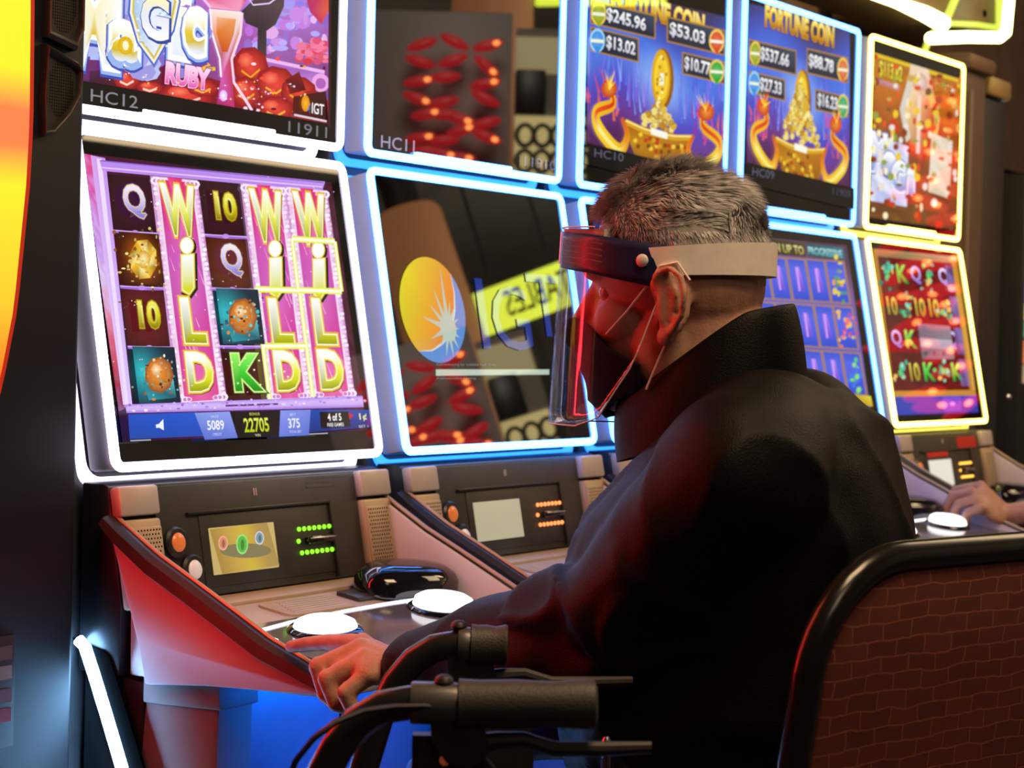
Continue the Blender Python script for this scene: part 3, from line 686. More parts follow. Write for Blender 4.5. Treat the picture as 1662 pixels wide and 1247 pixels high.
A.poly([(1265, 450), (1405, 420), (1420, 560), (1262, 535)], ['501010', '401018', '300810', '5c1414'])
# flask
A.poly([(850, -260), (1070, -260), (1060, 40), (1030, 90), (900, 80), (870, 30)], ['d860c0', 'e070c0', 'e04070', 'f8a0c0', 'ffb0d0', 'e05090'])
A.poly([(905, 85), (1040, 92), (1030, 190), (990, 300), (1000, 400), (1010, 520), (930, 500), (950, 380), (945, 300), (912, 190)], ['ffe8e0', 'fff0e8', 'e88050', 'c84040', 'd050a0', 'c02868', 'a82060', 'd860b8', 'b84868', 'f0a078'])
A.poly([(930, 120), (1015, 125), (1005, 190), (978, 270), (955, 270), (930, 190)], ['f8b890', 'f0a060', 'e07020', 'd05818', 'c84c18', 'e07828'])
A.line([(1042, 95), (1034, 190), (996, 300), (1006, 400), (1060, 480), (1085, 520)], 0.005, 'ffd8f0'); A.line([(902, 85), (910, 190), (944, 300), (950, 380)], 0.004, 'fff0ff')
A.ell(960, 460, 18, 26, 'ffffff', 'e0a0ff', n=10); A.line([(880, 250), (870, 300), (900, 330), (860, 350), (925, 345)], 0.005, 'f0c030')
A.line([(820, 0), (870, 40), (905, 80)], 0.004, 'ffc8f0'); A.line([(1060, 20), (1090, 60), (1160, 50), (1225, 0)], 0.002, 'f0d0ff')
# title letters
A.quad([(380, 330), (640, 330), (900, 300), (380, 300)], lambda s, t: mix('b0c8ff', '8060d0', s), 4, 3)
for k in range(90):
    a = R_.uniform(0, 2*PI); A.ell(620+330*math.cos(a)*R_.random(), 190+200*math.sin(a)*R_.random(), 60, 40, mix('c8d8ff', '7050c0', R_.random()*.8), n=8)
GO = ['e8f0ff', 'd8b818', 'e8d040', 'fffff0', 'ffffff']
def logo(ch, cx, cy, w, h, b=.05):
    A.text(ch, cx, cy+12, w*1.02, h, '3c50b8', b+.07); A.text(ch, cx, cy+6, w, h, '9cb8f0', b+.055); A.text(ch, cx, cy, w, h, 'ffffff', b+.035); A.text(ch, cx, cy, w*.94, h*.96, GO, b-.01)
logo('M', 395, 170, 190, 320); logo('a', 528, 250, 100, 150); logo('i', 768, 150, 40, 270); logo('c', 833, 190, 76, 170)
A.poly([(556, -40), (640, -75), (735, -40), (772, 60), (745, 190), (655, 350), (580, 250), (540, 120)], '5068c8')
A.poly([(560, -30), (640, -62), (730, -30), (764, 60), (738, 185), (655, 336), (586, 244), (550, 118)], 'f8f4d8')
A.poly([(566, -20), (640, -50), (722, -20), (752, 62), (728, 180), (655, 318), (594, 238), (560, 116)], 'd8c050')
A.poly([(574, -12), (640, -40), (714, -12), (742, 62), (720, 174), (655, 302), (600, 232), (568, 114)], ['c8dcf8', 'e8f4ff', 'ffffff', 'd8e8ff', 'b8d0f8', 'e8f0ff', 'c0d8f8', 'a8c8f0'])
for k in range(70): A.ell(R_.uniform(575, 735), R_.uniform(-30, 270), 7, 6, mix('ffffff', '98b8e8', R_.random()), n=6)
A.text('G', 662, 140, 112, 178, '3048a0', .07); A.text('G', 658, 136, 108, 172, ['ffffff', 'e8ecff', 'fff8c0'], .045)
A.ell(528, 262, 34, 40, 'f0d030', 'e0b010', n=12); A.ell(530, 262, 14, 22, 'fff8d0', n=8)
A.text('RUBY', 800, 384, 182, 84, ['e858b0', 'ffa8e0', 'ffe0f8'], .04, outline=[('801858', .10), ('ffd0f0', .07)], slant=.05)
for k in range(50): A.ell(R_.uniform(385, 1400), R_.uniform(380, 500), R_.uniform(2, 6), R_.uniform(2, 5), R_.choice(['ffe8ff', 'ffd060', 'ff90c0', 'f0f0ff']), n=6)
A.ell(1312, 478, 18, 36, 'f0c020', 'e88818'); A.poly([(1318, 512), (1330, 480), (1328, 505)], '4888e0'); A.text('IGT', 1366, 500, 52, 46, 'ffffff', .01); A.line([(1262, 530), (1404, 552)], 0.003, 'e8d0e0')
A.poly([(180, 402), (1440, 566), (1446, 668), (180, 560)], '0c0a0c')
A.poly([(1412, 0), (1424, 0), (1420, 575), (1410, 572)], '3c1828')
put(A, 0, 'U'); number(0, Z1, 'HC12', 480, 496, 205, 54, '8c8890'); number(0, Z1, '11911', 1322, 592, 168, 48, '7c7880')

# ---- machine 1: dark upper screen with its numbers; loading screen below
number(1, Z4, 'HC11', 310, 912, 212, 78, 'a8a0c0'); number(1, Z4, '11910', 1212, 1036, 195, 62, '706a90')
A = art(1, 'L', Z5)
cx, cy = 352, 607; RB = 0.0
cu = A.uv((cx, cy)); RB = (A.uv((cx, cy-213))-A.uv((cx, cy+213)))[1]/2
n = 48
A.raw([cu]+[cu+RB*1.0*np.array([math.cos(2*PI*i/n), math.sin(2*PI*i/n)]) for i in range(n)], [(0, 1+i, 1+(i+1) % n) for i in range(n)], [(214, 150, 30)]+[ramp(['d8d020', 'c8c81c', 'd8a028', 'd86828', 'c85c28', 'd07028', 'd0a828', 'd8d020'], ((2*PI*i/n-2.3) % (2*PI))/(2*PI)) for i in range(n)])
arc = [cu+RB*np.array([math.cos(t), math.sin(t)]) for t in np.linspace(math.radians(-128), math.radians(40), 26)]
inner = [cu+RB*np.array([0.62, 0.66])*1.0, cu+RB*np.array([0.55, 0.1]), cu+RB*np.array([0.3, -.45]), cu+RB*np.array([-.15, -.72]), cu+RB*np.array([-.55, -.80])]
b_in = [cu+RB*np.array(p) for p in ((.70, .71), (.74, .35), (.68, 0), (.50, -.35), (.18, -.62), (-.2, -.77), (-.616, -.787))]
arc = [cu+RB*np.array([math.cos(t), math.sin(t)]) for t in np.linspace(math.radians(-128), math.radians(45), 26)]
strip = []
for k in range(26):
    s_ = k/25*6; i0 = min(int(s_), 5); g = s_-i0; ii = b_in[::-1]; strip.append(ii[i0]*(1-g)+ii[i0+1]*g)
A.raw(arc+strip, [(k, k+1, 26+k+1, 26+k) for k in range(25)], [(62, 130, 205)]*52)
edge = [p*1.0 for p in strip]
for k in range(25):
    d = edge[k+1]-edge[k]; nn = np.array([-d[1], d[0]])/np.linalg.norm(d)*0.0022*math.sin(PI*(k+1)/27)
    A.raw([edge[k]+nn, edge[k]-nn, edge[k+1]-nn, edge[k+1]+nn], [(0, 1, 2, 3)], [(200, 215, 205)]*4)
st_ = A.uv((412, 682))
for k, (ang, ln_) in enumerate(((90, .125), (112, .085), (138, .07), (165, .085), (200, .065), (228, .05), (252, .06), (276, .06), (304, .05), (332, .04), (0, .038), (28, .045), (55, .055), (72, .06))):
    t = math.radians(ang); d = np.array([math.cos(t), math.sin(t)]); w_ = np.array([-d[1], d[0]])*0.0062
    A.raw([st_+w_, st_-w_, st_+d*ln_*0.78], [(0, 1, 2)], [(170, 190, 178)]*3)
A.disc(412, 682, 0.021, (172, 192, 180))
A.text('I', 552, 622, 30, 285, (30, 52, 135), 0.0); A.text('G', 668, 640, 150, 262, (30, 52, 135), 0.0); A.text('T', 806, 590, 130, 250, (30, 52, 135), 0.0)
A.poly([(362, 848), (821, 848), (821, 869), (362, 874)], (178, 196, 180))
A.text('Authenticating for available hash drive...', 490, 830, 250, 13, (120, 128, 124)); A.text('Authentication running', 445, 885, 160, 12, (120, 128, 124))
put(A, 1, 'L')

# ---- coin game uppers on machines 2 and 3
def coin_game(i, dx, dy, sx, items, title, heap, lab, rlab):
    A = art(i, 'U', Z6); X = lambda x: dx+x*sx; P = lambda x, y: (dx+x*sx, dy+y+0.24*(x)*sx)
    # local layout: x 0..100 across, y down from the top of the picture in zoom pixels, sheared along the row
    A.quad([P(0, -20), P(100, -20), P(100, 560), P(0, 560)], lambda s, t: mix(ramp(['383058', '3c50b8', '4470e0', '5078e0', '4c48c0', '6a3890', '502050'], t+.1*math.sin(7*s)), 'b8d8ff', max(0, 0.85-3.2*((s-.5)**2*1.2+(t-.52)**2)**.5)), 14, 16)
    for k in range(60):
        x = R_.uniform(2, 98); y = R_.uniform(250, 420); A.line([P(x, y), P(x+R_.uniform(-3, 3), y-R_.uniform(50, 130))], [0.006, 0.0004], mix(R_.choice(['6a88ff', '90b0ff', '5868e0', 'a070f0']), '4050c0', R_.random()*.5))
    for k in range(40):
        x = R_.choice([R_.uniform(0, 22), R_.uniform(76, 100)]); y = R_.uniform(360, 470); A.line([P(x, y), P(x+R_.uniform(-4, 4), y-R_.uniform(30, 90))], [0.008, 0.0004], R_.choice(['c04878', 'e06848', '9030a0', 'd05090']))
    A.text(title, *P(52, 20), 66*sx, 70, ['a86808', 'f0c020', 'fff8a0'], .04, outline=[('4c2408', .10), ('d89820', .07)])
    for (x0, y0, x1, y1, amt, tx, col, bx) in items:
        A.poly([P(x0-1, y0-6), P(x1+1, y0-6), P(x1+1, y1+6), P(x0-1, y1+6)], 'a87c38'); A.poly([P(x0, y0), P(x1, y0), P(x1, y1), P(x0, y1)], ['28344c', '384860', '1c2438', '20283c'])
        cx, cy = P(bx, (y0+y1)/2); A.ell(cx, cy, 5.6*sx, 44, col, 'f0d060' if col != '3890e0' else 'a0d8ff', n=14); A.ell(cx, cy, 4.4*sx, 34, mix(col, 'ffffff', .25), col, n=14); A.poly([(cx-3*sx, cy+24), (cx+3*sx, cy+24), (cx, cy+52)], col)
        A.line([(cx-4.5*sx, cy), (cx+4.5*sx, cy+4)], 0.006, 'f0f4d8')
        A.text(amt, *P(tx, (y0+y1)/2), (x1-x0)*.62*sx, 50, ['c8c8d8', 'ffffff'], .03, outline=('181c28', .08))
    cx, cy = P(54, 262 if not heap else 285)
    A.ell(cx, cy, 8*sx, 112, 'b87c08', '8c5404'); A.ell(cx-1.2*sx, cy-4, 6.8*sx, 104, 'ffe040', 'd8a010'); A.ell(cx-1*sx, cy-4, 5*sx, 80, 'e8b010', 'f8d838'); A.poly([(cx-2*sx, cy-22), (cx+.8*sx, cy-20), (cx+.8*sx, cy+24), (cx-2*sx, cy+22)], 'f4f4e0')
    for k in range(14): A.ell(cx+R_.uniform(-4.5, 3)*sx, cy+R_.uniform(-80, 80), 1*sx, 7, R_.choice(['fff8a0', 'b87c08']), n=6)
    # pot and coins
    py = 452
    for k in range(170 if heap else 70):
        t = R_.random(); hh = 205 if heap else 90; x = 51+(R_.random()-.5)*2*(20 if heap else 15)*(1-t*.93); a = P(x, py-8-t*hh); A.ell(*a, 2.0*sx, R_.uniform(9, 15), mix('ffffc0', 'c89008', R_.random()), R_.choice(['a87008', 'd8b020', 'f0e080']), n=9)
    A.poly([P(28, py), P(74, py), P(72, py+70), P(66, py+140), P(36, py+140), P(30, py+70)], ['a06008', 'b87410', 'd89820', '8c5408', '744404', 'c08418'])
    A.line([P(27, py-2), P(40, py+14), P(51, py+18), P(62, py+14), P(75, py-2)], 0.011, 'd8a020'); A.line([P(27, py-6), P(40, py+8), P(51, py+12), P(62, py+8), P(75, py-6)], 0.003, 'fff090')
    for k in range(30): A.ell(*P(R_.uniform(31, 71), py+R_.uniform(30, 110)), 1.6*sx, 9, R_.choice(['f0c838', '7c4804', 'd8a018', 'b83c10']), n=6)
    A.poly([P(45, py-2), P(57, py+2), P(57, py+26), P(45, py+22)], 'f8f8e8')
    # serpents at both sides
    for m in (0, 1):
        F = (lambda x: x) if m == 0 else (lambda x: 100-x)
        pts = [P(F(14), 330), P(F(18), 395), P(F(6), 440), P(F(8), 500), P(F(22), 560), P(F(28), 500), P(F(24), 440)]
        A.line(pts, [0.010, 0.022, 0.026, 0.028, 0.026, 0.018, 0.008], ['f8d040', 'e8a818', 'f0c020', 'f8d028', 'f0b818', 'e89010', 'd06010'], smooth=6)
        A.line(pts, [0.003, 0.008, 0.009, 0.010, 0.009, 0.006, 0.002], ['e04818', 'd83010', 'e85820', 'f8f090', 'f8e870', 'e07818', 'd04010'], smooth=6)
        cx, cy = P(F(15), 345); A.ell(cx, cy, 6*sx, 34, 'f09830', 'c03018', n=9)
        for k in range(12): A.line([(cx, cy), (cx+R_.uniform(-8, 8)*sx, cy-R_.uniform(20, 80))], [0.006, 0.0005], R_.choice(['f8c030', 'e84818', 'ffe060']))
    A.poly([P(-3, 562), P(103, 562), P(103, 640), P(-3, 640)], '08080c')
    put(A, i, 'U'); number(i, Z6, lab, *P(14, 588), 21*sx, 30, '5c5c6c')
    if rlab: number(i, Z6, rlab, *P(90, 590), 17*sx, 26, '484858')
I2 = [(3, 42, 48, 118, '$245.96', 28, '98a818', 8), (58, 36, 98, 118, '$53.03', 72, 'd84820', 93), (3, 140, 36, 218, '$13.02', 24, '3890e0', 7), (69, 152, 98, 222, '$10.77', 79, '30a838', 93)]
coin_game(2, 70, -40, 5.05, [(a, b-0, c, d, e, f, g, h) for a, b, c, d, e, f, g, h in I2], 'FORTUNE COIN', False, 'HC10', None)
I3 = [(3, 116, 47, 196, '$537.66', 27, '98a818', 8), (59, 98, 97, 180, '$88.78', 72, 'd86838', 93), (3, 232, 36, 300, '$27.33', 23, '3890e0', 7), (67, 240, 97, 305, '$16.23', 78, '30a868', 93)]
coin_game(3, 650, 30, 3.75, I3, 'FORTUNE COIN', True, 'HC09', '11909')

# ---- machine 4 upper (busy amber picture)
A = art(4, 'U', Z6)
P5 = lambda s, t: bl([(1112, 190), (1432, 290), (1415, 838), (1098, 790)], s, t)
A.quad([P5(0, 0), P5(1, 0), P5(1, 1), P5(0, 1)], lambda s, t: mix(ramp(['b07010', 'c87818', 'a85818', '8c4820', '984828', '7c4428', '604020'], t), R_.choice(['d89020', '6a3010', 'c05020']), .35*R_.random()), 10, 16)
A.poly([P5(0, 0), P5(1, .0), P5(1, .025), P5(0, .025)], 'e0c020')
A.text('$113.82', *P5(.2, .09), 82, 62, ['c8c010', 'f8f060'], .03, outline=('403008', .07)); A.poly([P5(.0, .15), P5(.3, .16), P5(.3, .2), P5(.0, .19)], ['b088a0', 'c8a0b8', 'd07030', 'c06030'])
A.text('$1,147.24', *P5(.82, .1), 76, 44, ['d07020', 'f8b060'], .03, outline=('501008', .07))
A.poly([P5(.42, .0), P5(.62, .0), P5(.72, .2), P5(.68, .5), P5(.58, .62), P5(.42, .5), P5(.36, .3)], ['e8d0b0', 'f0d8c0', 'e06030', 'c83820', 'a83018', 'd84828', 'f0d090'])
A.ell(*P5(.53, .1), 26, 34, 'f0e0d8', 'd0a090'); A.line([P5(.42, .12), P5(.34, .3), P5(.42, .48)], 0.03, 'd8d0c0'); A.line([P5(.64, .14), P5(.74, .3), P5(.7, .5)], 0.03, 'e0c060'); A.line([P5(.53, .18), P5(.53, .55)], 0.02, 'f4d8c8')
A.quad([P5(0, .5), P5(.42, .52), P5(.42, .9), P5(0, .9)], lambda s, t: mix('b0b8e8', 'f0f4ff', R_.random()), 5, 8)
logo2 = lambda ch, s, t, w, h: A.text(ch, *P5(s, t), w, h, ['8098d8', 'ffffff'], .05, outline=[('4858b0', .12), ('ffffff', .09)])
logo2('M', .08, .6, 50, 120); logo2('a', .22, .66, 34, 70); logo2('G', .32, .72, 44, 96); logo2('i', .46, .74, 12, 80)
A.quad([P5(.68, .4), P5(.92, .42), P5(.9, .8), P5(.66, .78)], lambda s, t: mix('d8c8a8', 'f4ead8', R_.random()), 4, 7)
for k in range(150):
    s_, t_ = R_.random(), R_.random(); A.ell(*P5(s_, t_), R_.uniform(4, 14), R_.uniform(5, 18), R_.choice(['f0c830', 'e05820', 'fff0c0', '8c3810', 'c8a858', '7c5028', 'e8e0d8', 'd03818', '90a040']), n=7)
put(A, 4, 'U')

# ---- lower pictures of machines 2, 3, 4
A = art(2, 'L', (0, 0, 1))
A.quad([(958, 345), (1180, 365), (1240, 690), (1004, 690)], lambda s, t: ramp(['281848', '3c48c0', '2c50c8', '5840a8', '8c5028'], t), 6, 8)
for r in range(3):
    for c in range(5): A.quad([(972+c*40+r*14, 390+r*85), (1006+c*40+r*14, 394+r*85), (1016+c*40+r*14, 468+r*85), (982+c*40+r*14, 465+r*85)], lambda s, t: ramp(['3858d8', '7a58d0', '2848c0'], t), 3, 3)
put(A, 2, 'L')
A = art(3, 'L', Z8)
A.quad([(-30, 92), (385, 130), (470, 720), (40, 740)], lambda s, t: ramp(['503050', '7a5890', '6a60c0', '5c58b8', '6058b0', '584890'], t+.1*math.sin(5*s)), 8, 10)
A.poly([(60, 100), (232, 122), (238, 172), (70, 160)], ['302818', '4c4020', '3c3018', '282010']); A.poly([(238, 124), (372, 140), (380, 182), (244, 170)], ['205060', '307888', '286070', '184048'])
A.text('WIN UP TO', 160, 142, 140, 30, ['a89840', 'f0e8a0'], .02); A.text('PROGRESSIVE', 308, 156, 122, 26, ['58b0b8', 'c0f0f0'], .02)
for r in range(3):
    for c in range(5):
        x = 30+c*70+r*29; y = 172+r*166+c*4; q = [(x, y), (x+60, y+5), (x+84, y+150), (x+24, y+146)]
        A.poly([(x-6, y-6), (x+66, y-2), (x+92, y+156), (x+18, y+152)], 'a07868')
        A.quad(q, lambda s, t: ramp(['3050d0', '5868e8', '3858e0', '2848c8'], t), 4, 4)
        if c < 4:
            A.poly([(x+26, y+28), (x+42, y+30), (x+64, y+118), (x+34, y+116)], ['a868e8', 'c088f0', '6a48d8', '5840c8'], 1); A.poly([(x+30, y+30), (x+36, y+30), (x+48, y+116), (x+42, y+116)], 'd0a8ff')
        else:
            for k in range(22): A.ell(x+42+R_.gauss(0, 14), y+80+R_.gauss(0, 32), R_.uniform(4, 10), R_.uniform(5, 12), [R_.choice(['f0a030', 'e8d040', '50a050']), R_.choice(['f07080', 'f0c040', 'c04890']), R_.choice(['50d060', '90e070', '3878e0'])][r], n=7)
A.poly([(410, 672), (470, 676), (478, 714), (425, 708)], ['b8a020', 'e8d840', 'd0b020', '8c7c10'])
put(A, 3, 'L')
A = art(4, 'L', Z8)
P6 = lambda s, t: bl([(478, 142), (782, 172), (862, 735), (552, 745)], s, t)
A.quad([P6(0, 0), P6(1, 0), P6(1, 1), P6(0, 1)], lambda s, t: mix('781c14', '4c1418', R_.random()), 10, 14)
A.poly([P6(0, 0), P6(1, 0), P6(1, .045), P6(0, .045)], ['a08050', 'c8b088', 'a89068', '907048']); A.poly([P6(0, .0), P6(.05, .0), P6(.05, .86), P6(0, .86)], 'b88030'); A.poly([P6(.93, .03), P6(1, .03), P6(1, .86), P6(.93, .86)], ['d89830', 'c08028', 'e8b050', 'a86820'])
A.poly([P6(0, .855), P6(1, .855), P6(1, .89), P6(0, .89)], 'c88c38'); A.poly([P6(0, .89), P6(1, .89), P6(1, 1), P6(0, 1)], ['3848b0', '4040c0', '30389c', '3444b4'])
A.poly([P6(.6, .895), P6(.82, .895), P6(.8, .985), P6(.6, .985)], '7a50d0'); A.ell(*P6(.71, .94), 10, 8, 'f090f0')
for r in range(4):
    for c in range(5):
        x, y = P6(.15+c*.165, .14+r*.2)
        if (c, r) in ((2, 2), (3, 2)): continue
        ch, g = [('Q', ['b08cd8', 'f0e0ff']), ('10', ['a08818', 'e8d850']), ('Q', ['9878c8', 'e0c8f8']), ('K', ['18a020', '80f060'])][(c*3+r*5+c*r) % 4]
        if (c+2*r) % 3 == 0:
            for k in range(16): A.ell(x+R_.gauss(0, 13), y+R_.gauss(0, 24), R_.uniform(4, 9), R_.uniform(5, 12), R_.choice(['40c0a0', '60d070', 'f0c060', '90e0c0', '308870']), n=7)
        else: A.text(ch, x, y, 34, 62, g, .03, outline=('401830', .09))
for r in range(4): A.quad([P6(.84, .06+r*.2), P6(.93, .06+r*.2), P6(.93, .23+r*.2), P6(.84, .23+r*.2)], lambda s, t: mix('8878b8', '5c3860', R_.random()), 3, 4)
A.poly([P6(.42, .44), P6(.8, .45), P6(.8, .66), P6(.42, .66)], ['807080', '988890', '887c88', '706870']); A.poly([P6(.42, .53), P6(.8, .54), P6(.8, .6), P6(.42, .59)], ['b0a8b8', 'c0b8c8', 'a8a0b0', 'a098a8'])
for s_ in (.47, .57, .68): A.ell(*P6(s_, .625), 6, 9, '585058', n=8)
put(A, 4, 'L')
# console displays with their little pictures
A = Art(0, (0, -0.015, 0.9), nrm((0, 0.2, 1)), (180, 740, 380/1662), base=0.0072)
A.quad([(672, 528), (1080, 480), (1168, 782), (762, 845)], lambda s, t: mix(ramp(['b89048', 'd8b050', 'c8a050', 'b89858'], s), 'e8d040', max(0, .9-3.5*abs(s-.55))*(0.75 if t < .45 or t > .75 else .35)), 10, 10, .85)
A.ell(930, 678, 180, 52, (132, 122, 84), n=24)
for cx, cy, rx, ry, c1, c2 in ((768, 625, 34, 52, 'd88868', 'f0b098'), (903, 633, 42, 72, '60b848', '98e080'), (1026, 588, 32, 48, '8098a8', 'd0dce0')):
    A.ell(cx, cy, rx, ry, c2, n=20); A.ell(cx, cy, rx*.8, ry*.82, c1, n=20); A.ell(cx+2, cy+4, rx*.3, ry*.55, mix(c1, '203018', .4), n=12)
A.build('display_picture', [o for o in MACH[0][0].children if o.name.startswith('player_display')][0])
# fine print on the console panels (too small to read in the photograph: three short grey lines)
for i in (0, 1, 4):
    root = MACH[i][0]; pc = [o for o in root.children if o.name.startswith('console_panel')][0]
    B = Art(i, (0, -0.015, 0.9), nrm((0, 0.2, 1)), base=0.0036)
    if i == 0:
        for u0, u1, v in ((0.095, 0.185, 0.076), (0.095, 0.150, 0.070), (0.095, 0.150, 0.064)):
            x = u0
            while x < u1: w_ = R_.uniform(.002, .0045); B.uvrect(x, v, x+w_, v+.0032, (92, 92, 90)); x += w_+.0012
    elif i == 1: continue
    else:
        B.uvrect(0.07, 0.045, 0.185, 0.072, (190, 40, 28)); B.build('notice_strip', pc, 'print'); B = Art(i, (0, -0.015, 0.9), nrm((0, 0.2, 1)), base=0.0066); B.uvrect(-0.12, 0.028, 0.0, 0.042, (200, 50, 34))
    ns = B.build('notice_strip', pc, 'print')
    if i == 0: ns['kind'] = 'stuff'
# ------------------------------------------------------------------ tall machine at the left edge
root = tag(empty('slot_machine', (-0.70, 0.2, 0)), 'dark tall slot machine with a glowing yellow and red curved edge, at the far left', 'slot machine')
lo = (-0.70, 0.2, 0)
m = MB().box((-1.10, 0.012, 0.0), (-0.318, 0.55, 2.25), 0.006)
m.build('cabinet', pm('left_cabinet', (0.007, 0.007, 0.0085), 0.45, spec=0.3, noise_s=10, noise_a=0.15, bump=0.08, bump_s=1500), root, lo)
# curved glowing edge round a tall display: right border measured on the front
def edge_x(z): return float(np.interp(z, [0.80, 0.95, 1.126, 1.198, 1.343, 1.415, 1.557, 1.8, 2.15], [-0.560, -0.490, -0.443, -0.427, -0.412, -0.409, -0.411, -0.425, -0.47]))
def ramp_mat(name, stops, strength):
    mt = bpy.data.materials.new(name); mt.use_nodes = True; nt = mt.node_tree; b = nt.nodes['Principled BSDF']
    tc = nt.nodes.new('ShaderNodeTexCoord'); sp = nt.nodes.new('ShaderNodeSeparateXYZ'); mr = nt.nodes.new('ShaderNodeMapRange'); cr = nt.nodes.new('ShaderNodeValToRGB')
    mr.inputs['From Min'].default_value = 0.8; mr.inputs['From Max'].default_value = 2.15
    nt.links.new(tc.outputs['Object'], sp.inputs[0]); nt.links.new(sp.outputs['Z'], mr.inputs['Value']); nt.links.new(mr.outputs[0], cr.inputs['Fac'])
    e = cr.color_ramp.elements
    for i, (p_, c_) in enumerate(stops):
        q = e[i] if i < 2 else e.new(p_); q.position = p_; q.color = (*c_, 1)
    nt.links.new(cr.outputs['Color'], b.inputs['Emission Color']); b.inputs['Emission Strength'].default_value = strength
    b.inputs['Base Color'].default_value = (0.1, 0.02, 0.01, 1); b.inputs['Roughness'].default_value = 0.3; return mt
zs = np.linspace(0.80, 2.15, 46)
def band(d0, d1, y0, y1):
    mb = MB(); secs = []
    for z in zs: a = edge_x(z); secs.append([(a+d0, y0, z), (a+d1, y0, z), (a+d1, y1, z), (a+d0, y1, z)])
    mb.loft(secs); return mb
YEm = ramp_mat('edge_glow', [(0.0, (1, 0.05, 0.01)), (1.0, (1, 0.65, 0.03)), (0.23, (1, 0.10, 0.01)), (0.30, (1, 0.42, 0.02)), (0.40, (1, 0.60, 0.02)), (0.435, (0.95, 0.16, 0.05)), (0.465, (0.95, 0.16, 0.05)), (0.50, (1, 0.62, 0.02))], 1.5)
band(-0.055, -0.006, 0.0, 0.02).build('edge_light', YEm, root, None)
for o in root.children:
    if o.name.startswith('edge_light'): o.data.transform(Matrix.Translation((0.70, -0.2, 0)))
REm = pm('edge_red', (0.25, 0.02, 0.01), 0.35, emit=(1, 0.04, 0.01), es=0.35)
o = band(-0.006, 0.0, 0.0, 0.02).build('edge_trim', REm, root, lo)
# display with its red picture
mb = MB(); secs = []
for z in zs: a = edge_x(z)-0.055; secs.append([(a, 0.004, z), (a, 0.02, z), (-1.40-a, 0.02, z), (-1.40-a, 0.004, z)])
mb.loft(secs); dm = ramp_mat('red_display', [(0.0, (1, 0.012, 0.02)), (1.0, (1, 0.06, 0.03)), (0.5, (1, 0.02, 0.025))], 0.7)
o = mb.build('display', dm, root, lo)
o = MB().add([], []) ; 
mb = MB(); secs = []
for z in zs: a = -1.40-edge_x(z); secs.append([(a+0.055, 0.0, z), (a+0.006, 0.0, z), (a+0.006, 0.02, z), (a+0.055, 0.02, z)])
mb.loft(secs); o = mb.build('edge_light', YEm, root, None); o.data.transform(Matrix.Translation((0.70, -0.2, 0)))
MB().tube([(-0.63, -0.004, z) for z in np.linspace(0.92, 2.02, 12)], 0.026, 12, flat=0.5, up=(0, 1, 0)).build('added_red_tube', em('added_red_glow', (1.0, 0.018, 0.025), 38.0), root, lo)  # added red tube, unseen source for the red light and its thin reflection
# speaker pods on the front
def pod(poly, holes):
    mb = MB(); cx = sum(p[0] for p in poly)/len(poly); cz = sum(p[1] for p in poly)/len(poly)
    mb.loft([[(cx+(a-cx)*k, y, cz+(b-cz)*k) for a, b in poly] for k, y in ((1, 0.014), (1, 0.004), (0.93, 0.0), (0.88, 0.001), (0.80, 0.008))])
    k = mb.build('speaker', MT['dark_body'], root, lo)
    hb = MB()
    for z in np.arange(holes[2], holes[3], 0.0035):
        for x in np.arange(holes[0], holes[1], 0.0035):
            if ((x-(holes[0]+holes[1])/2)/((holes[1]-holes[0])/2))**2+((z-(holes[2]+holes[3])/2)/((holes[3]-holes[2])/2))**2 > 1: continue
            hb.add([(x+0.0011*math.cos(t), 0.0062, z+0.0011*math.sin(t)) for t in np.arange(5)*2*PI/5], [tuple(range(5))])
    h = hb.build('speaker_holes', MT['hole'], k, lo, smooth=False); h['kind'] = 'stuff'
pod([(-0.390, 1.402), (-0.376, 1.404), (-0.350, 1.430), (-0.332, 1.458), (-0.330, 1.488), (-0.338, 1.495), (-0.388, 1.510), (-0.393, 1.45)], (-0.382, -0.342, 1.425, 1.495))
pod([(-0.388, 1.518), (-0.340, 1.508), (-0.330, 1.53), (-0.330, 1.62), (-0.350, 1.66), (-0.388, 1.66)], (-0.380, -0.340, 1.525, 1.60))
# rating plate low on the cabinet
pl2 = MB().box((-0.50, 0.008, 0.684), (-0.413, 0.013, 0.815), 0.001).build('notice_plate', pm('notice', (0.02, 0.015, 0.018), 0.5), root, lo)
for z, c in ((0.795, (0.10, 0.06, 0.07)), (0.772, (0.22, 0.20, 0.23)), (0.745, (0.12, 0.07, 0.09)), (0.722, (0.20, 0.03, 0.06))):
    MB().box((-0.495, 0.0072, z-0.008), (-0.418, 0.0085, z+0.008)).build('notice_line', pm('notice_ink', c, 0.6), pl2, lo)

# ------------------------------------------------------------------ header over the far machines with neon outlines
def neon(pts, r, mat, name, parent, off): return MB().tube(pts, r, 12).build(name, mat, parent, off)
Nw = em('neon_white', (0.95, 1.0, 0.42), 6.0); Ny = em('neon_yellow', (0.72, 0.85, 0.08), 1.1)
so = (2.3, 0.16, 2.0)
root = tag(empty('overhead_sign', so), 'brown overhead sign panel outlined in white neon, over the far machines', 'sign')
def sp(x, y, Y): q = pl_at(x, y, Y); return q
def pl_at(x, y, Y): d = ray(x, y); return CAM+d*((Y-CAM[1])/d[1])
b0 = [pl_at(x, y, 0.10) for x, y in ((1200, -92), (1330, -50), (1400, -16), (1455, 4), (1500, 22), (1530, 38))]
neon([b0[0], b0[1], b0[2], b0[3]], 0.013, Nw, 'neon_tube', root, so); neon([b0[3], b0[4], b0[5]], [0.013, 0.019, 0.021], Nw, 'neon_tube', root, so)
up = [pl_at(1532, 38, 0.10), pl_at(1542, 18, 0.10), pl_at(1552, -6, 0.10), pl_at(1580, -120, 0.10)]
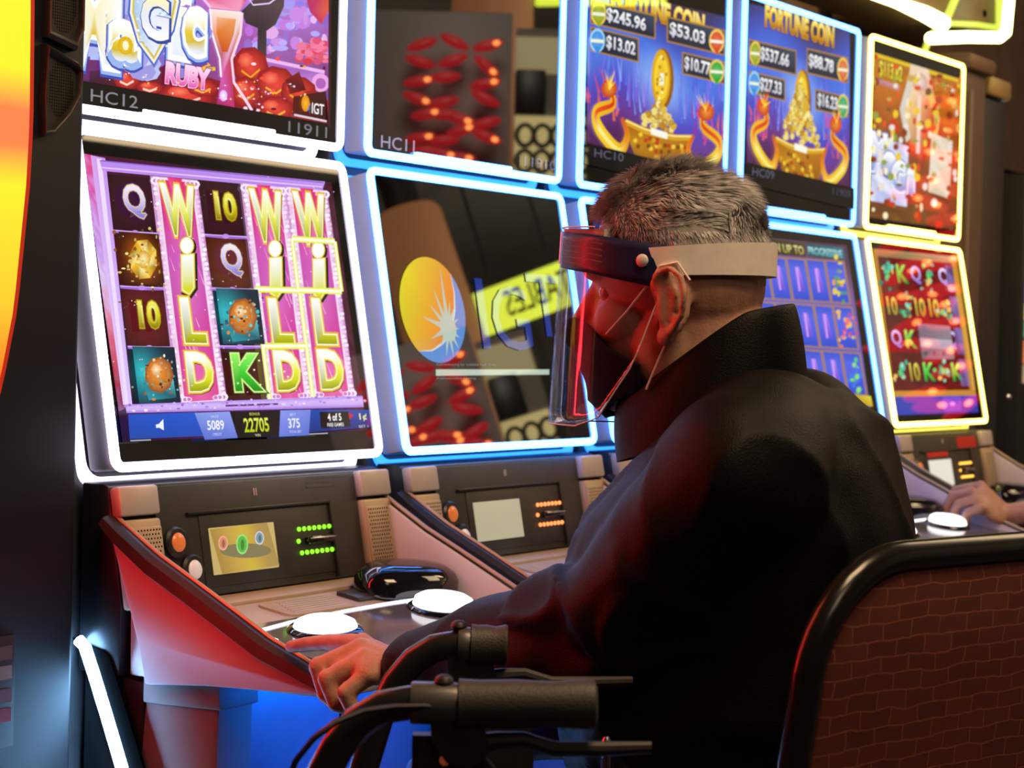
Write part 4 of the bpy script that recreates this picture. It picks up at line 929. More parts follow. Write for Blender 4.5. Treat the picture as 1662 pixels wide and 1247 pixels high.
neon(up, [0.012, 0.010, 0.010, 0.010], Ny, 'neon_tube', root, so)
pan = [(p[0], p[2]) for p in b0]+[(up[2][0], up[2][2]), (up[3][0], up[3][2]), (b0[0][0], up[3][2])]
MB().prism(pan, 1, 0.112, 0.30, 0.004).build('sign_panel', MT['brown'], root, so)
# second, deeper sign box
so2 = (3.0, 0.5, 2.0)
root = tag(empty('overhead_sign', so2), 'square sign box with thick white neon corner at the top right', 'sign')
P_ = [pl_at(x, y, 0.36) for x, y in ((1510, 62), (1570, 60), (1622, 61), (1633, 52), (1638, 0), (1645, -90))]
neon(P_[:3]+[P_[3]*0.6+P_[2]*0.4, P_[3]], 0.017, Nw, 'neon_tube', root, so2); neon(P_[3:], 0.016, Nw, 'neon_tube', root, so2)
Q_ = [pl_at(x, y, 0.44) for x, y in ((1500, 85), (1507, 65), (1520, 46), (1545, 38), (1585, 40), (1622, 46), (1622, -90))]
neon(Q_[:6], 0.009, Ny, 'neon_line', root, so2); neon(Q_[5:], 0.012, Ny, 'neon_line', root, so2)
MB().prism([(Q_[1][0], Q_[4][2]-0.02), (Q_[5][0]+0.02, Q_[4][2]-0.02), (Q_[6][0], Q_[6][2]), (Q_[1][0], Q_[6][2])], 1, 0.45, 0.75, 0.004).build('sign_panel', MT['brown'], root, so2)
for x, y in ((1598, 22),): c = pl_at(x, y, 0.449); MB().ell(c, np.eye(3), (0.012, 0.006, 0.012), 12, 8).build('bolt', MT['hole'], root, so2)
# soffit board behind
root = tag(empty('soffit_board', (3.0, 0.8, 2.1)), 'brown board above the far machines, behind the neon signs', 'board')
MB().box((1.6, 0.80, 1.86), (5.6, 0.86, 3.1), 0.004).build('board_face', MT['brown'], root, (3.0, 0.8, 2.1))
for x, y in ((1484, 60),): c = pl_at(x, y, 0.80); MB().ell(c, np.eye(3), (0.014, 0.006, 0.014), 12, 8).build('bolt', MT['hole'], root, (3.0, 0.8, 2.1))

# ------------------------------------------------------------------ cabinets beyond the row
root = tag(empty('cabinet', (2.86, 0.3, 0)), 'tall brown cabinet standing beside the yellow-lit machine', 'cabinet')
MB().box((2.70, 0.10, 0), (2.975, 0.55, 1.915), 0.02).build('body', pm('brown_cabinet', (0.10, 0.062, 0.045), 0.45, noise_s=5, noise_a=0.25), root, (2.86, 0.3, 0))
MB().box((2.80, 0.08, 1.90), (2.99, 0.50, 1.945), 0.015).build('top_cap', MT['brown'], root, (2.86, 0.3, 0))
MB().box((2.83, 0.088, 0.3), (2.845, 0.102, 1.85), 0.003).build('edge_strip', pm('edge_strip', (0.16, 0.11, 0.09), 0.4), root, (2.86, 0.3, 0))
root = tag(empty('cabinet', (3.09, 0.25, 0)), 'narrow black cabinet with a brass top, right of the brown one', 'cabinet')
MB().box((2.99, 0.12, 0), (3.19, 0.5, 1.86), 0.02).build('body', MT['black_plastic'], root, (3.09, 0.25, 0))
MB().box((3.02, 0.11, 1.86), (3.19, 0.5, 1.915), 0.012).build('top_cap', pm('brass', (0.5, 0.38, 0.16), 0.35, 0.7), root, (3.09, 0.25, 0))
c = pl_at(1637, 645, 0.119); MB().ell(c, np.eye(3), (0.013, 0.008, 0.010), 12, 8).build('lock', MT['chrome'], root, (3.09, 0.25, 0))
# far machine with bright screen, seen in the gap at the right edge
fo = dep(1668, 480, 7.2); fo[2] = 0
root = tag(empty('slot_machine', fo), 'distant slot machine with bright coloured screens at the right edge', 'slot machine')
fx, fy = fo[0], fo[1]
MB().box((fx-0.05, fy, 0), (fx+0.6, fy+0.5, 1.84), 0.01).build('cabinet', MT['dark_body'], root, fo)
zz = lambda y: dep(1655, y, 7.2)[2]
for y0, y1, c in ((285, 330, (1.0, 0.9, 1.0)), (332, 372, (0.3, 0.5, 1.0)), (375, 412, (1.0, 0.85, 0.25)), (414, 450, (0.6, 0.75, 1.0)), (452, 490, (0.25, 0.35, 0.95)), (492, 520, (1.0, 0.9, 0.3)), (522, 548, (0.2, 0.5, 0.25)), (552, 590, (1.0, 0.25, 0.1)), (592, 622, (0.5, 0.35, 0.2))):
    MB().box((fx-0.03, fy-0.012, zz(y1)), (fx+0.5, fy, zz(y0)), 0.003).build('lit_panel', em('lit_panel', c, 0.9), root, fo)

# ------------------------------------------------------------------ things across the aisle that the dark screens mirror
def mirror(i, w, x, y, t):
    O, ev, L = LOC[w]; n = np.cross((1, 0, 0), ev); a = POSE[i][2]
    rot = lambda d: np.array([d[0]*math.cos(a)-d[1]*math.sin(a), d[0]*math.sin(a)+d[1]*math.cos(a), d[2]])
    N = rot(n); P0 = to_world(i, O+n*0.001); V = dep(x, y, t); return V-2*N*((V-P0)@N)
# hanging sign: find depth so that the mirrored sign hangs level
tl = mirror(1, 'L', 766, 478, 13)
best = min(np.linspace(11.0, 15.5, 101), key=lambda t: abs(mirror(1, 'L', 925, 418, t)[2]-tl[2]))
tr = mirror(1, 'L', 925, 418, best); bl_ = mirror(1, 'L', 782, 549, 13)
hgt = abs(bl_[2]-tl[2]); ex_ = nrm(tl-tr); ez_ = np.array([0, 0, 1.0]); wid = np.linalg.norm(tl-tr); nf = np.cross(ex_, ez_)
so = (tl+tr)/2; so[2] = tl[2]-hgt
root = tag(empty('hanging_sign', so), 'yellow lit hanging sign reading TABLES across the aisle, mirrored in the dark screens', 'sign')
T = lambda p: tr+ex_*p[0]+nf*p[1]+ez_*p[2]
MB().box((0, -0.06, -hgt), (wid, 0, 0), 0, T).build('sign_face', em('sign_yellow', (0.80, 0.92, 0.06), 7.5), root, so, smooth=False)
MB().box((-0.02, -0.07, 0), (wid+0.02, 0.01, 0.03), 0, T).build('sign_frame', MT['black_plastic'], root, so)
v, f, lo_, hi_ = text_mesh('TABLES', .01); q = (v-lo_)/(hi_-lo_)
mb = MB(); mb.add([T((0.06*wid+a*wid*.66, 0.004, -hgt*.80+b*hgt*.6)) for a, b in q], f); o = mb.build('sign_lettering', pm('sign_ink', (0.02, 0.03, 0.01), 0.6), root, so, smooth=False)
for k in (.2, .8): MB().tube([T((wid*k, -0.03, 0.0)), T((wid*k, -0.03, 4.5-tl[2]))], 0.012, 8).build('hanger_rod', MT['black_plastic'], root, so)
# red petal lamp panel
Rl = em('petal_red', (1.0, 0.015, 0.03), 2.2); Rh = em('petal_hot', (1.0, 0.25, 0.06), 16.0)
pt = [(685, 72, 20), (738, 68, -25), (792, 74, 15), (682, 100, -15), (735, 98, 20), (790, 108, -40), (680, 132, 10), (722, 125, 5), (788, 136, 12), (678, 160, -18), (720, 166, 12), (788, 160, -25), (692, 185, 12), (722, 186, 0), (746, 193, -15), (788, 200, 15), (682, 224, 10), (720, 228, 5), (748, 212, 20), (790, 222, -20), (690, 245, 0), (718, 250, -8), (747, 256, -4)]
cc = mirror(1, 'U', 735, 160, 10.2); so = cc.copy(); so[2] = 0
root = tag(empty('lamp_panel', so), 'tall dark panel set with red petal lamps across the aisle', 'lamp')
c0 = mirror(1, 'U', 600, 30, 10.4); c1 = mirror(1, 'U', 832, 30, 10.4)
e1 = nrm((c1-c0)*[1, 1, 0]); n1 = np.cross(e1, ez_); w1 = np.linalg.norm((c1-c0)[:2])
if n1 @ (np.array([0.6, 0, 1.3])-cc) < 0: n1 = -n1
MB().box((0, -0.05, 0.0), (w1, 0.0, c0[2]+0.05), 0.01, lambda p: np.array([c0[0], c0[1], 0])+e1*p[0]+n1*p[1]+ez_*p[2]).build('panel', pm('lamp_backing', (0.30, 0.28, 0.27), 0.5), root, so)
for x, y, a in pt:
    c = mirror(1, 'U', x, y, 10.2); t = math.radians(a); ax = [e1*math.cos(t)+ez_*math.sin(t), n1, -e1*math.sin(t)+ez_*math.cos(t)]
    o = MB().ell(c, ax, (0.085, 0.03, 0.030), 14, 8).build('petal_lamp', Rl, root, so)
    if R_.random() < .62: MB().ell(c+ax[0]*0.045+n1*0.02, ax, (0.020, 0.018, 0.014), 10, 6).build('bulb', Rh, o, so)
Rl2 = em('petal_red_dim', (1.0, 0.02, 0.03), 1.8); Rh2 = em('petal_hot_dim', (1.0, 0.22, 0.06), 11.0)
# a second group of petals lower down (seen in the yellow-lit machine's screens)
p2 = [(1490, 430), (1535, 425), (1468, 445), (1530, 470), (1500, 480), (1450, 485), (1520, 500), (1475, 530), (1535, 525), (1490, 560), (1460, 560), (1530, 575), (1545, 600), (1500, 640), (1515, 660), (1560, 662), (1455, 400), (1510, 405)]
cc = mirror(4, 'L', 1500, 520, 8.4); so = cc.copy(); so[2] = 0
root = tag(empty('lamp_panel', so), 'red petal lamps mirrored in the yellow-lit machine, across the aisle', 'lamp')
q0 = mirror(4, 'L', 1440, 400, 8.6); q1 = mirror(4, 'L', 1580, 420, 8.6); e1 = nrm((q1-q0)*[1, 1, 0]); n1 = np.cross(e1, ez_)
if n1 @ (np.array([2.4, 0, 1.3])-cc) < 0: n1 = -n1
for x, y in p2:
    c = mirror(4, 'L', x, y, 8.4); t = R_.uniform(-.5, .5); ax = [e1*math.cos(t)+ez_*math.sin(t), n1, -e1*math.sin(t)+ez_*math.cos(t)]
    o = MB().ell(c, ax, (0.10, 0.02, 0.030), 14, 8).build('petal_lamp', Rl2, root, so)
    MB().ell(c+ax[0]*0.03+n1*0.012, ax, (0.026, 0.012, 0.014), 10, 6).build('bulb', Rh2, o, so)
pz = [mirror(4, 'L', x, y, 8.4)[2] for x, y in p2]
MB().box((0, -0.09, 0.0), (np.linalg.norm((q1-q0)[:2]), -0.03, max(pz)+0.1), 0.01, lambda p: np.array([q0[0], q0[1], 0])+e1*p[0]+n1*p[1]+ez_*p[2]).build('panel', pm('lamp_backing_b', (0.08, 0.03, 0.03), 0.35), root, so)
# drum column, its brightness added as a glow of its own
Ac = pm('column_added_glow', (0.4, 0.2, 0.08), 0.5, emit=(1.0, 0.36, 0.13), es=1.0)
c = mirror(1, 'L', 680, 420, 12.6); top = mirror(1, 'L', 680, 335, 12.6)[2]; a = mirror(1, 'L', 618, 420, 12.6); rr = np.linalg.norm((a-c)[:2])*1.0
root = tag(empty('drum_column', (c[0], c[1], 0)), 'round column across the aisle with an added amber glow, mirrored in the loading screen', 'column')
prof = [(rr*.98, 0.0), (rr*1.25, top*.45), (rr*1.1, top*.75), (rr*.98, top-.04), (rr*.9, top)]
MB().loft([[(c[0]+r*math.cos(t), c[1]+r*math.sin(t), z) for t in np.arange(32)*PI/16] for r, z in prof]).build('glow_drum', Ac, root, (c[0], c[1], 0))
MB().loft([[(c[0]+r*math.cos(t), c[1]+r*math.sin(t), z) for t in np.arange(32)*PI/16] for r, z in ((rr*.5, top), (rr*.5, 4.5))]).build('shaft', MT['dark_body'], root, (c[0], c[1], 0))
# golden lattice wall lights
Gm = em('lattice_gold', (1.0, 0.78, 0.30), 3.2); Gk = pm('lattice_dark', (0.02, 0.02, 0.02), 0.5)
A0 = mirror(1, 'U', 838, 44, 10.8); A1 = mirror(1, 'U', 905, 50, 10.8); B0 = mirror(1, 'U', 838, 290, 10.8)
e1 = nrm((A1-A0)*[1, 1, 0]); n1 = np.cross(e1, ez_)
if n1 @ (np.array([0.6, 0, 1.3])-A0) < 0: n1 = -n1
w1 = np.linalg.norm((A1-A0)[:2]); zt = A0[2]; zb = B0[2]; hh = zt-zb
so = (A0[0], A0[1], 0)
root = tag(empty('lattice_screen', so), 'gold lit lattice screen across the aisle, mirrored beside the red lamps', 'screen')
T = lambda p: np.array([A0[0], A0[1], zb])+e1*p[0]+n1*p[1]+ez_*p[2]
MB().box((0, -0.06, -zb), (w1*1.3, -0.03, hh*1.0), 0, T).build('backing', pm('lattice_back', (0.3, 0.27, 0.23), 0.7), root, so)
MB().box((0.02*w1, -0.03, 0.02*hh), (w1*1.25, -0.01, 0.42*hh), 0, T).build('lit_panel', Gm, root, so)
MB().box((0.0, -0.03, 0.70*hh), (w1*1.25, -0.01, 0.94*hh), 0, T).build('lit_panel', em('lattice_gold_dim', (1.0, 0.80, 0.35), 1.8), root, so)
for k in range(3):
    for j in range(2):
        cx = w1*(.28+.42*k); cz = hh*(.12+.17*j)
        MB().tube([T((cx+w1*.2*math.cos(t), 0.0, cz+hh*.07*math.sin(t))) for t in np.linspace(0, 2*PI, 17)], 0.014, 6).build('lattice_ring', Gk, root, so)
MB().box((0.02*w1, -0.01, 0.42*hh), (w1*.75, 0.03, 0.72*hh), 0.01, T).build('speaker_box', MT['black_plastic'], root, so)
area('aisle_fill', (4.2, -2.6, 4.0), (6.4, -4.4, 1.9), 1.0, 160, (1.0, 0.86, 0.68))  # added fill, brightens the wall and panels mirrored in the screens
# ------------------------------------------------------------------ chair
CY = -1.03
co_ = (-0.135, -0.87, 0)
root = tag(empty('casino_chair', co_), 'black framed chair with brown patterned back behind the man', 'chair')
def chair_fabric():
    mt = pm('chair_fabric', (0.11, 0.024, 0.014), 0.75); nt = mt.node_tree; b = nt.nodes['Principled BSDF']
    tc = nt.nodes.new('ShaderNodeTexCoord'); mp = nt.nodes.new('ShaderNodeMapping'); mp.inputs['Scale'].default_value = (1, 1, 1)
    nz = nt.nodes.new('ShaderNodeTexNoise'); nz.inputs['Scale'].default_value = 22; nz.inputs['Detail'].default_value = 3
    mx = nt.nodes.new('ShaderNodeMix'); mx.data_type = 'VECTOR'; mx.inputs['Factor'].default_value = 0.012
    nt.links.new(tc.outputs['Object'], nz.inputs['Vector'])
    nt.links.new(tc.outputs['Object'], mx.inputs['A']); nt.links.new(nz.outputs['Color'], mx.inputs['B'])
    sx = nt.nodes.new('ShaderNodeSeparateXYZ'); nt.links.new(mx.outputs['Result'], sx.inputs[0])
    cx = nt.nodes.new('ShaderNodeCombineXYZ'); nt.links.new(sx.outputs['X'], cx.inputs['X']); nt.links.new(sx.outputs['Z'], cx.inputs['Y'])
    br = nt.nodes.new('ShaderNodeTexBrick'); br.inputs['Scale'].default_value = 1.0; br.inputs['Brick Width'].default_value = 0.038; br.inputs['Row Height'].default_value = 0.0155
    br.inputs['Mortar Size'].default_value = 0.0009; br.inputs['Mortar Smooth'].default_value = 0.6; br.offset = 0.5
    br.inputs['Color1'].default_value = (0.125, 0.024, 0.012, 1); br.inputs['Color2'].default_value = (0.095, 0.017, 0.010, 1); br.inputs['Mortar'].default_value = (0.26, 0.075, 0.036, 1)
    nt.links.new(cx.outputs[0], br.inputs['Vector']); nt.links.new(br.outputs['Color'], b.inputs['Base Color'])
    n2 = nt.nodes.new('ShaderNodeTexNoise'); n2.inputs['Scale'].default_value = 900; bp = nt.nodes.new('ShaderNodeBump'); bp.inputs['Strength'].default_value = 0.3; bp.inputs['Distance'].default_value = 0.001
    nt.links.new(tc.outputs['Object'], n2.inputs['Vector']); nt.links.new(n2.outputs['Fac'], bp.inputs['Height']); nt.links.new(bp.outputs['Normal'], b.inputs['Normal'])
    return mt
# outline of the back, seen from behind: rounded top, slightly wider below; centre x = -0.20
def back_outline(inset=0.0, n=10, zb=0.60):
    hw_b, hw_t, zt, r = 0.318-inset, 0.283-inset, 0.992-inset, 0.125-inset*0.6
    pts = [(-hw_b, zb)]
    for k in range(n+1):
        t = math.radians(180-90*k/n); pts.append((-hw_t+r+r*math.cos(t), zt-r+r*math.sin(t)))
    for k in range(n+1):
        t = math.radians(90-90*k/n); pts.append((hw_t-r+r*math.cos(t), zt-r+r*math.sin(t)))
    pts.append((hw_b, zb)); return pts
rec = lambda z: -0.16*(z-0.99)*0 + 0.10*(0.99-z)*0.6          # slight recline
CA = math.radians(16); CB = np.array([-0.484, -1.035, 0])+0.30*np.array([math.cos(CA), -math.sin(CA), 0])
cpt = lambda x, z, d: CB+np.array([math.cos(CA), -math.sin(CA), 0])*x+np.array([math.sin(CA), math.cos(CA), 0])*(rec(z)+d)+np.array([0, 0, z+0.012])
o1 = back_outline(0.012)
m = MB(); m.tube([cpt(x, z, 0.016) for x, z in o1], 0.0145, 14); m.build('back_frame', pm('chair_frame', (0.010, 0.009, 0.008), 0.22, spec=0.5), root, co_)
m = MB()
for d, ins in ((0.010, 0.030), (-0.001, 0.036)): pass
prof = [(0.014, 0.022), (0.007, 0.026), (0.004, 0.034)]
MB().tube([cpt(x, z, 0.011) for x, z in back_outline(0.029)], 0.0045, 8).build('panel_piping', MT['rubber'], root, co_)
m.loft([[cpt(x, z, d) for x, z in back_outline(ins, zb=0.60)] for d, ins in prof])
m.build('back_panel', chair_fabric(), root, co_)
m = MB(); m.loft([[cpt(x, z, d) for x, z in back_outline(ins, zb=0.60)] for d, ins in ((0.014, 0.030), (0.045, 0.032), (0.062, 0.05))]); m.build('back_cushion', MT['black_plastic'], root, co_)
m = MB(); m.loft([[(co_[0]+x*s, co_[1]+y*s+0.02, z) for x, y in rrect(-0.25, -0.21, 0.25, 0.23, 0.07)] for z, s in ((0.42, .96), (0.44, 1.0), (0.50, 1.0), (0.525, .9))]); m.build('seat', MT['black_plastic'], root, co_)
for sx in (-1, 1): MB().tube([cpt(sx*0.2, 0.64, 0.03), cpt(sx*0.2, 0.52, 0.05), (co_[0]+sx*0.2, co_[1]-0.1, 0.44)], 0.014, 10).build('back_bracket', MT['rubber'], root, co_)
MB().tube([(co_[0], co_[1], 0.06), (co_[0], co_[1], 0.43)], 0.03, 16).build('post', MT['chrome'], root, co_)
MB().loft([[(co_[0]+r*math.cos(t), co_[1]+r*math.sin(t), z) for t in np.arange(32)*PI/16] for r, z in ((.23, 0.0), (.23, .015), (.2, .03), (.05, .07))]).build('foot', MT['chrome'], root, co_)

# ------------------------------------------------------------------ rollator beside the man
ro = (-0.80, -0.62, 0)
root = tag(empty('rollator', ro), 'black walking frame with rubber handgrips and brake cable, left of the seated man', 'walker')
DD = nrm(dep(665, 1140, 1.5)-dep(970, 1140, 1.5)); DD[2] = 0; DD = nrm(DD)       # forward
OFF = dep(745, 1040, 1.79)-dep(668, 1140, 1.5); OFF[2] = 0
MT['tube_black'] = pm('black_enamel_tube', (0.02, 0.02, 0.022), 0.25, spec=0.5)
MT['grip'] = pm('grip_rubber', (0.05, 0.046, 0.042), 0.5, bump=0.3, bump_s=500)
G0 = dep(970, 1143, 1.5); G1 = dep(745, 1143, 1.5); G2 = dep(667, 1141, 1.5)
def side(off, near):
    g0, g1, g2 = G0+off, G1+off, G2+off
    if not near: g1 = g2-DD*0.012; g0 = g1-DD*0.034
    dn = np.array([0, 0, -1.0])
    # handle tube: bends down and forward
    p = [g1+DD*-0.02, g2, g2+DD*0.022+dn*0.004, g2+DD*0.040+dn*0.016, g2+DD*0.056+dn*0.036, g2+DD*0.070+dn*0.065, g2+DD*0.085+dn*0.12, g2+DD*0.12+dn*0.26, g2+DD*0.17+dn*0.45]
    MB().tube(p, 0.0135, 16).build('handle_tube', MT['tube_black'], root, ro)
    k = MB().tube([g0+(g1-g0)*k for k in (0, 0.02, 0.08, 0.35, 0.6, 0.85, 1.0)], [0.013, 0.0185, 0.0195, 0.0175, 0.019, 0.0185, 0.0195], 18).build('hand_grip', MT['grip'], root, ro)
    MB().tube([g1+DD*0.001, g1+DD*0.004, g2-DD*0.002, g2], [0.016, 0.0165, 0.0165, 0.016], 18).build('clamp_collar', pm('collar_grey', (0.12, 0.12, 0.12), 0.35, 0.4), root, ro)
    MB().ell(g1+DD*0.012+np.array([0, 0, 0.017]), np.eye(3), (0.008, 0.008, 0.006), 10, 6).build('screw_cap', MT['rubber'], root, ro)
    # brake housing and lever
    m = MB(); hz = [(0.018, 0.0), (0.004, -0.008), (-0.004, -0.022), (-0.002, -0.036), (0.010, -0.044), (0.028, -0.040), (0.040, -0.024), (0.042, -0.006)]
    secs = [[g1+DD*(a-0.02)+dn*(-b+0.004)*1.0+w_ for a, b in hz] for w_ in (np.cross(DD, dn)*0.011, np.cross(DD, dn)*-0.011)]
    m.loft(secs); m.build('brake_housing', MT['rubber'], root, ro)
    lev = [g1-DD*0.0+dn*0.034, g1-DD*0.03+dn*0.028, g1-DD*0.05+dn*0.026, g1-DD*0.075+dn*0.033, g1-DD*0.115+dn*0.032, g1-DD*0.150+dn*0.030]
    MB().tube(lev, [0.009, 0.0075, 0.006, 0.006, 0.006, 0.005], 10, flat=1.0).build('brake_lever', MT['rubber'], root, ro)
    MB().ell(g1-DD*0.006+dn*0.033+nrm(np.cross(dn, DD))*0.011, np.eye(3), (0.004, 0.004, 0.004), 10, 6).build('lever_bolt', MT['chrome'], root, ro)
    # upright plate with reflector
    q = nrm(np.cross(DD, dn)); 
    if q @ (CAM-g2) < 0: q = -q
    pp = [(0.030, -0.024), (-0.012, -0.024), (-0.035, -0.05), (-0.040, -0.10), (-0.04, -0.35), (-0.01, -0.50), (0.03, -0.5), (0.035, -0.2), (0.030, -0.1)]
    m = MB(); m.loft([[g2-DD*(0.022)+DD*(a-0.010)+np.array([0, 0, b]) + q*w_ for a, b in pp] for w_ in (-0.008, 0.006)]); m.build('upright', MT['rubber'], root, ro)
    if near:
        c = dep(722, 1232, 1.5); c = g2+DD*((c-g2)@DD)+np.array([0, 0, c[2]-g2[2]])+q*0.007
        MB().ell(c, [DD, ez_, q], (0.0042, 0.0042, 0.003), 14, 8).build('reflector', pm('reflector_orange', (0.9, 0.16, 0.05), 0.3, emit=(1, 0.18, 0.06), es=0.12), root, ro)
    # legs and wheels
    f = g2+DD*0.17+dn*0.45; axr = np.array([*(g2-DD*0.10)[:2], 0.09]); axf = np.array([*(g2+DD*0.45)[:2], 0.09])
    MB().tube([g2-DD*0.035+dn*0.35, axr+np.array([0, 0, 0.05])], 0.012, 12).build('rear_leg', MT['tube_black'], root, ro)
    MB().tube([f, axf+np.array([0, 0, 0.12]), axf+np.array([0, 0, 0.03])], 0.012, 12).build('front_leg', MT['tube_black'], root, ro)
    MB().tube([f-DD*0.02, g2-DD*0.04+dn*0.40], 0.011, 10).build('side_rail', MT['tube_black'], root, ro)
    for a in (axr, axf):
        m = MB(); secs = [[a+(DD*math.cos(t)+ez_*math.sin(t))*r+q*w_ for t in np.arange(28)*PI/14] for r, w_ in ((0.03, -.014), (0.078, -.014), (0.089, -.006), (0.089, .006), (0.078, .014), (0.03, .014))]
        m.loft(secs); w = m.build('wheel', MT['rubber'], root, ro)
        MB().tube([a-q*0.018, a+q*0.018], 0.022, 14).build('hub', pm('hub_grey', (0.2, 0.2, 0.2), 0.4), w, ro)
side(np.zeros(3), True); side(OFF, False)
sa = G2+DD*0.10; s4 = [sa+np.array([0, 0, 0]), sa+OFF]
m = MB(); w_ = nrm(OFF); L_ = np.linalg.norm(OFF)
m.loft([[np.array([*(G2[:2]+DD[:2]*a+w_[:2]*b), z]) for a, b in ((-.03, .02), (.20, .02), (.20, L_-.02), (-.03, L_-.02))] for z in (0.53, 0.56)]); m.build('seat', MT['rubber'], root, ro)
MB().tube([G2+DD*0.12+np.array([0, 0, -.26]), G2+DD*0.16+OFF*.5+np.array([0, 0, -.26]), G2+DD*0.12+OFF+np.array([0, 0, -.26])], 0.012, 12).build('cross_bar', MT['tube_black'], root, ro)
cab = [dep(x, y, t) for x, y, t in ((764, 1165, 1.5), (740, 1152, 1.49), (690, 1146, 1.485), (640, 1147, 1.48), (590, 1154, 1.47), (545, 1172, 1.46), (508, 1200, 1.45), (480, 1236, 1.45), (462, 1280, 1.455), (460, 1360, 1.47), (500, 1450, 1.50), (560, 1520, 1.53))]
MB().tube(cab, 0.0026, 8).build('brake_cable', pm('cable_black', (0.012, 0.012, 0.02), 0.35), root, ro)

# thin chrome rod between rollator and chair
rt = dep(985, 1196, 1.62); rd = (rt[0], rt[1], 0)
root = tag(empty('chrome_rod', rd), 'thin chrome rod standing upright just right of the near handgrip', 'rod')
MB().tube([(rt[0], rt[1], 0.02), (rt[0], rt[1], rt[2]-0.012)], 0.0042, 12).build('shaft', MT['chrome'], root, rd)
MB().tube([(rt[0], rt[1], rt[2]-0.013), (rt[0], rt[1], rt[2]-0.006), (rt[0], rt[1], rt[2])], [0.0048, 0.0055, 0.002], 12).build('top_knob', MT['chrome'], root, rd)
MB().tube([(rt[0], rt[1], 0.0), (rt[0], rt[1], 0.022)], [0.011, 0.008], 12).build('ferrule', MT['rubber'], root, rd)
# ------------------------------------------------------------------ people
def skin_mat(name, base, red):
    m = pm(name, base, 0.5, spec=0.4, noise_s=60, noise_a=0.12, bump=0.25, bump_s=350); b = m.node_tree.nodes['Principled BSDF']
    b.inputs['Subsurface Weight'].default_value = 0.08; b.inputs['Subsurface Radius'].default_value = (0.01, 0.004, 0.002); b.inputs['Subsurface Scale'].default_value = 0.3
    return m
MT['skin'] = skin_mat('skin', (0.50, 0.27, 0.19), 0)
MT['skin2'] = skin_mat('skin_b', (0.46, 0.24, 0.17), 0)
MT['jacket'] = pm('black_jacket', (0.0026, 0.0025, 0.0028), 0.5, spec=0.14, noise_s=30, noise_a=0.3, bump=0.35, bump_s=600)
MT['jacket'].node_tree.nodes['Principled BSDF'].inputs['Sheen Weight'].default_value = 0.0
MT['trousers'] = pm('dark_trousers', (0.010, 0.011, 0.016), 0.8, noise_s=30, noise_a=0.2)
MT['shoe'] = pm('black_shoe', (0.01, 0.01, 0.01), 0.4)
MT['mask'] = pm('black_mask', (0.005, 0.006, 0.009), 0.75, spec=0.2, noise_s=80, noise_a=0.2, bump=0.2, bump_s=900)
MT['hair'] = pm('grey_hair', (0.30, 0.28, 0.28), 0.55, spec=0.4, noise_s=45, noise_a=0.4)
MT['white'] = pm('white_elastic', (0.85, 0.80, 0.76), 0.7, noise_s=60, noise_a=0.05)

class Frame:
    def __init__(s, O, h): s.O = np.array(O, float); s.h = nrm(h); s.u = np.array([0, 0, 1.0]); s.l = np.cross(s.u, s.h)
    def __call__(s, a, b, c): return s.O+s.h*a+s.l*b+s.u*c
    @property
    def ax(s): return [s.h, s.l, s.u]

def finger(mb, pts, r):
    pts = [np.array(p, float) for p in pts]
    # resample with round joints
    P = []; R = []
    for i in range(len(pts)-1):
        for k in range(4): P.append(pts[i]+(pts[i+1]-pts[i])*k/4); R.append(r[i]+(r[i+1]-r[i])*k/4)
    P.append(pts[-1]); R.append(r[-1])
    for _ in range(1): P = [P[0]]+[(P[i-1]+2*P[i]+P[i+1])/4 for i in range(1, len(P)-1)]+[P[-1]]
    mb.tube(P, R, 10)
    mb.ell(pts[-1], np.eye(3), (r[-1],)*3, 10, 8)
    for q, rr in zip(pts[1:-1], r[1:-1]): mb.ell(q, np.eye(3), (rr*1.05,)*3, 10, 8)

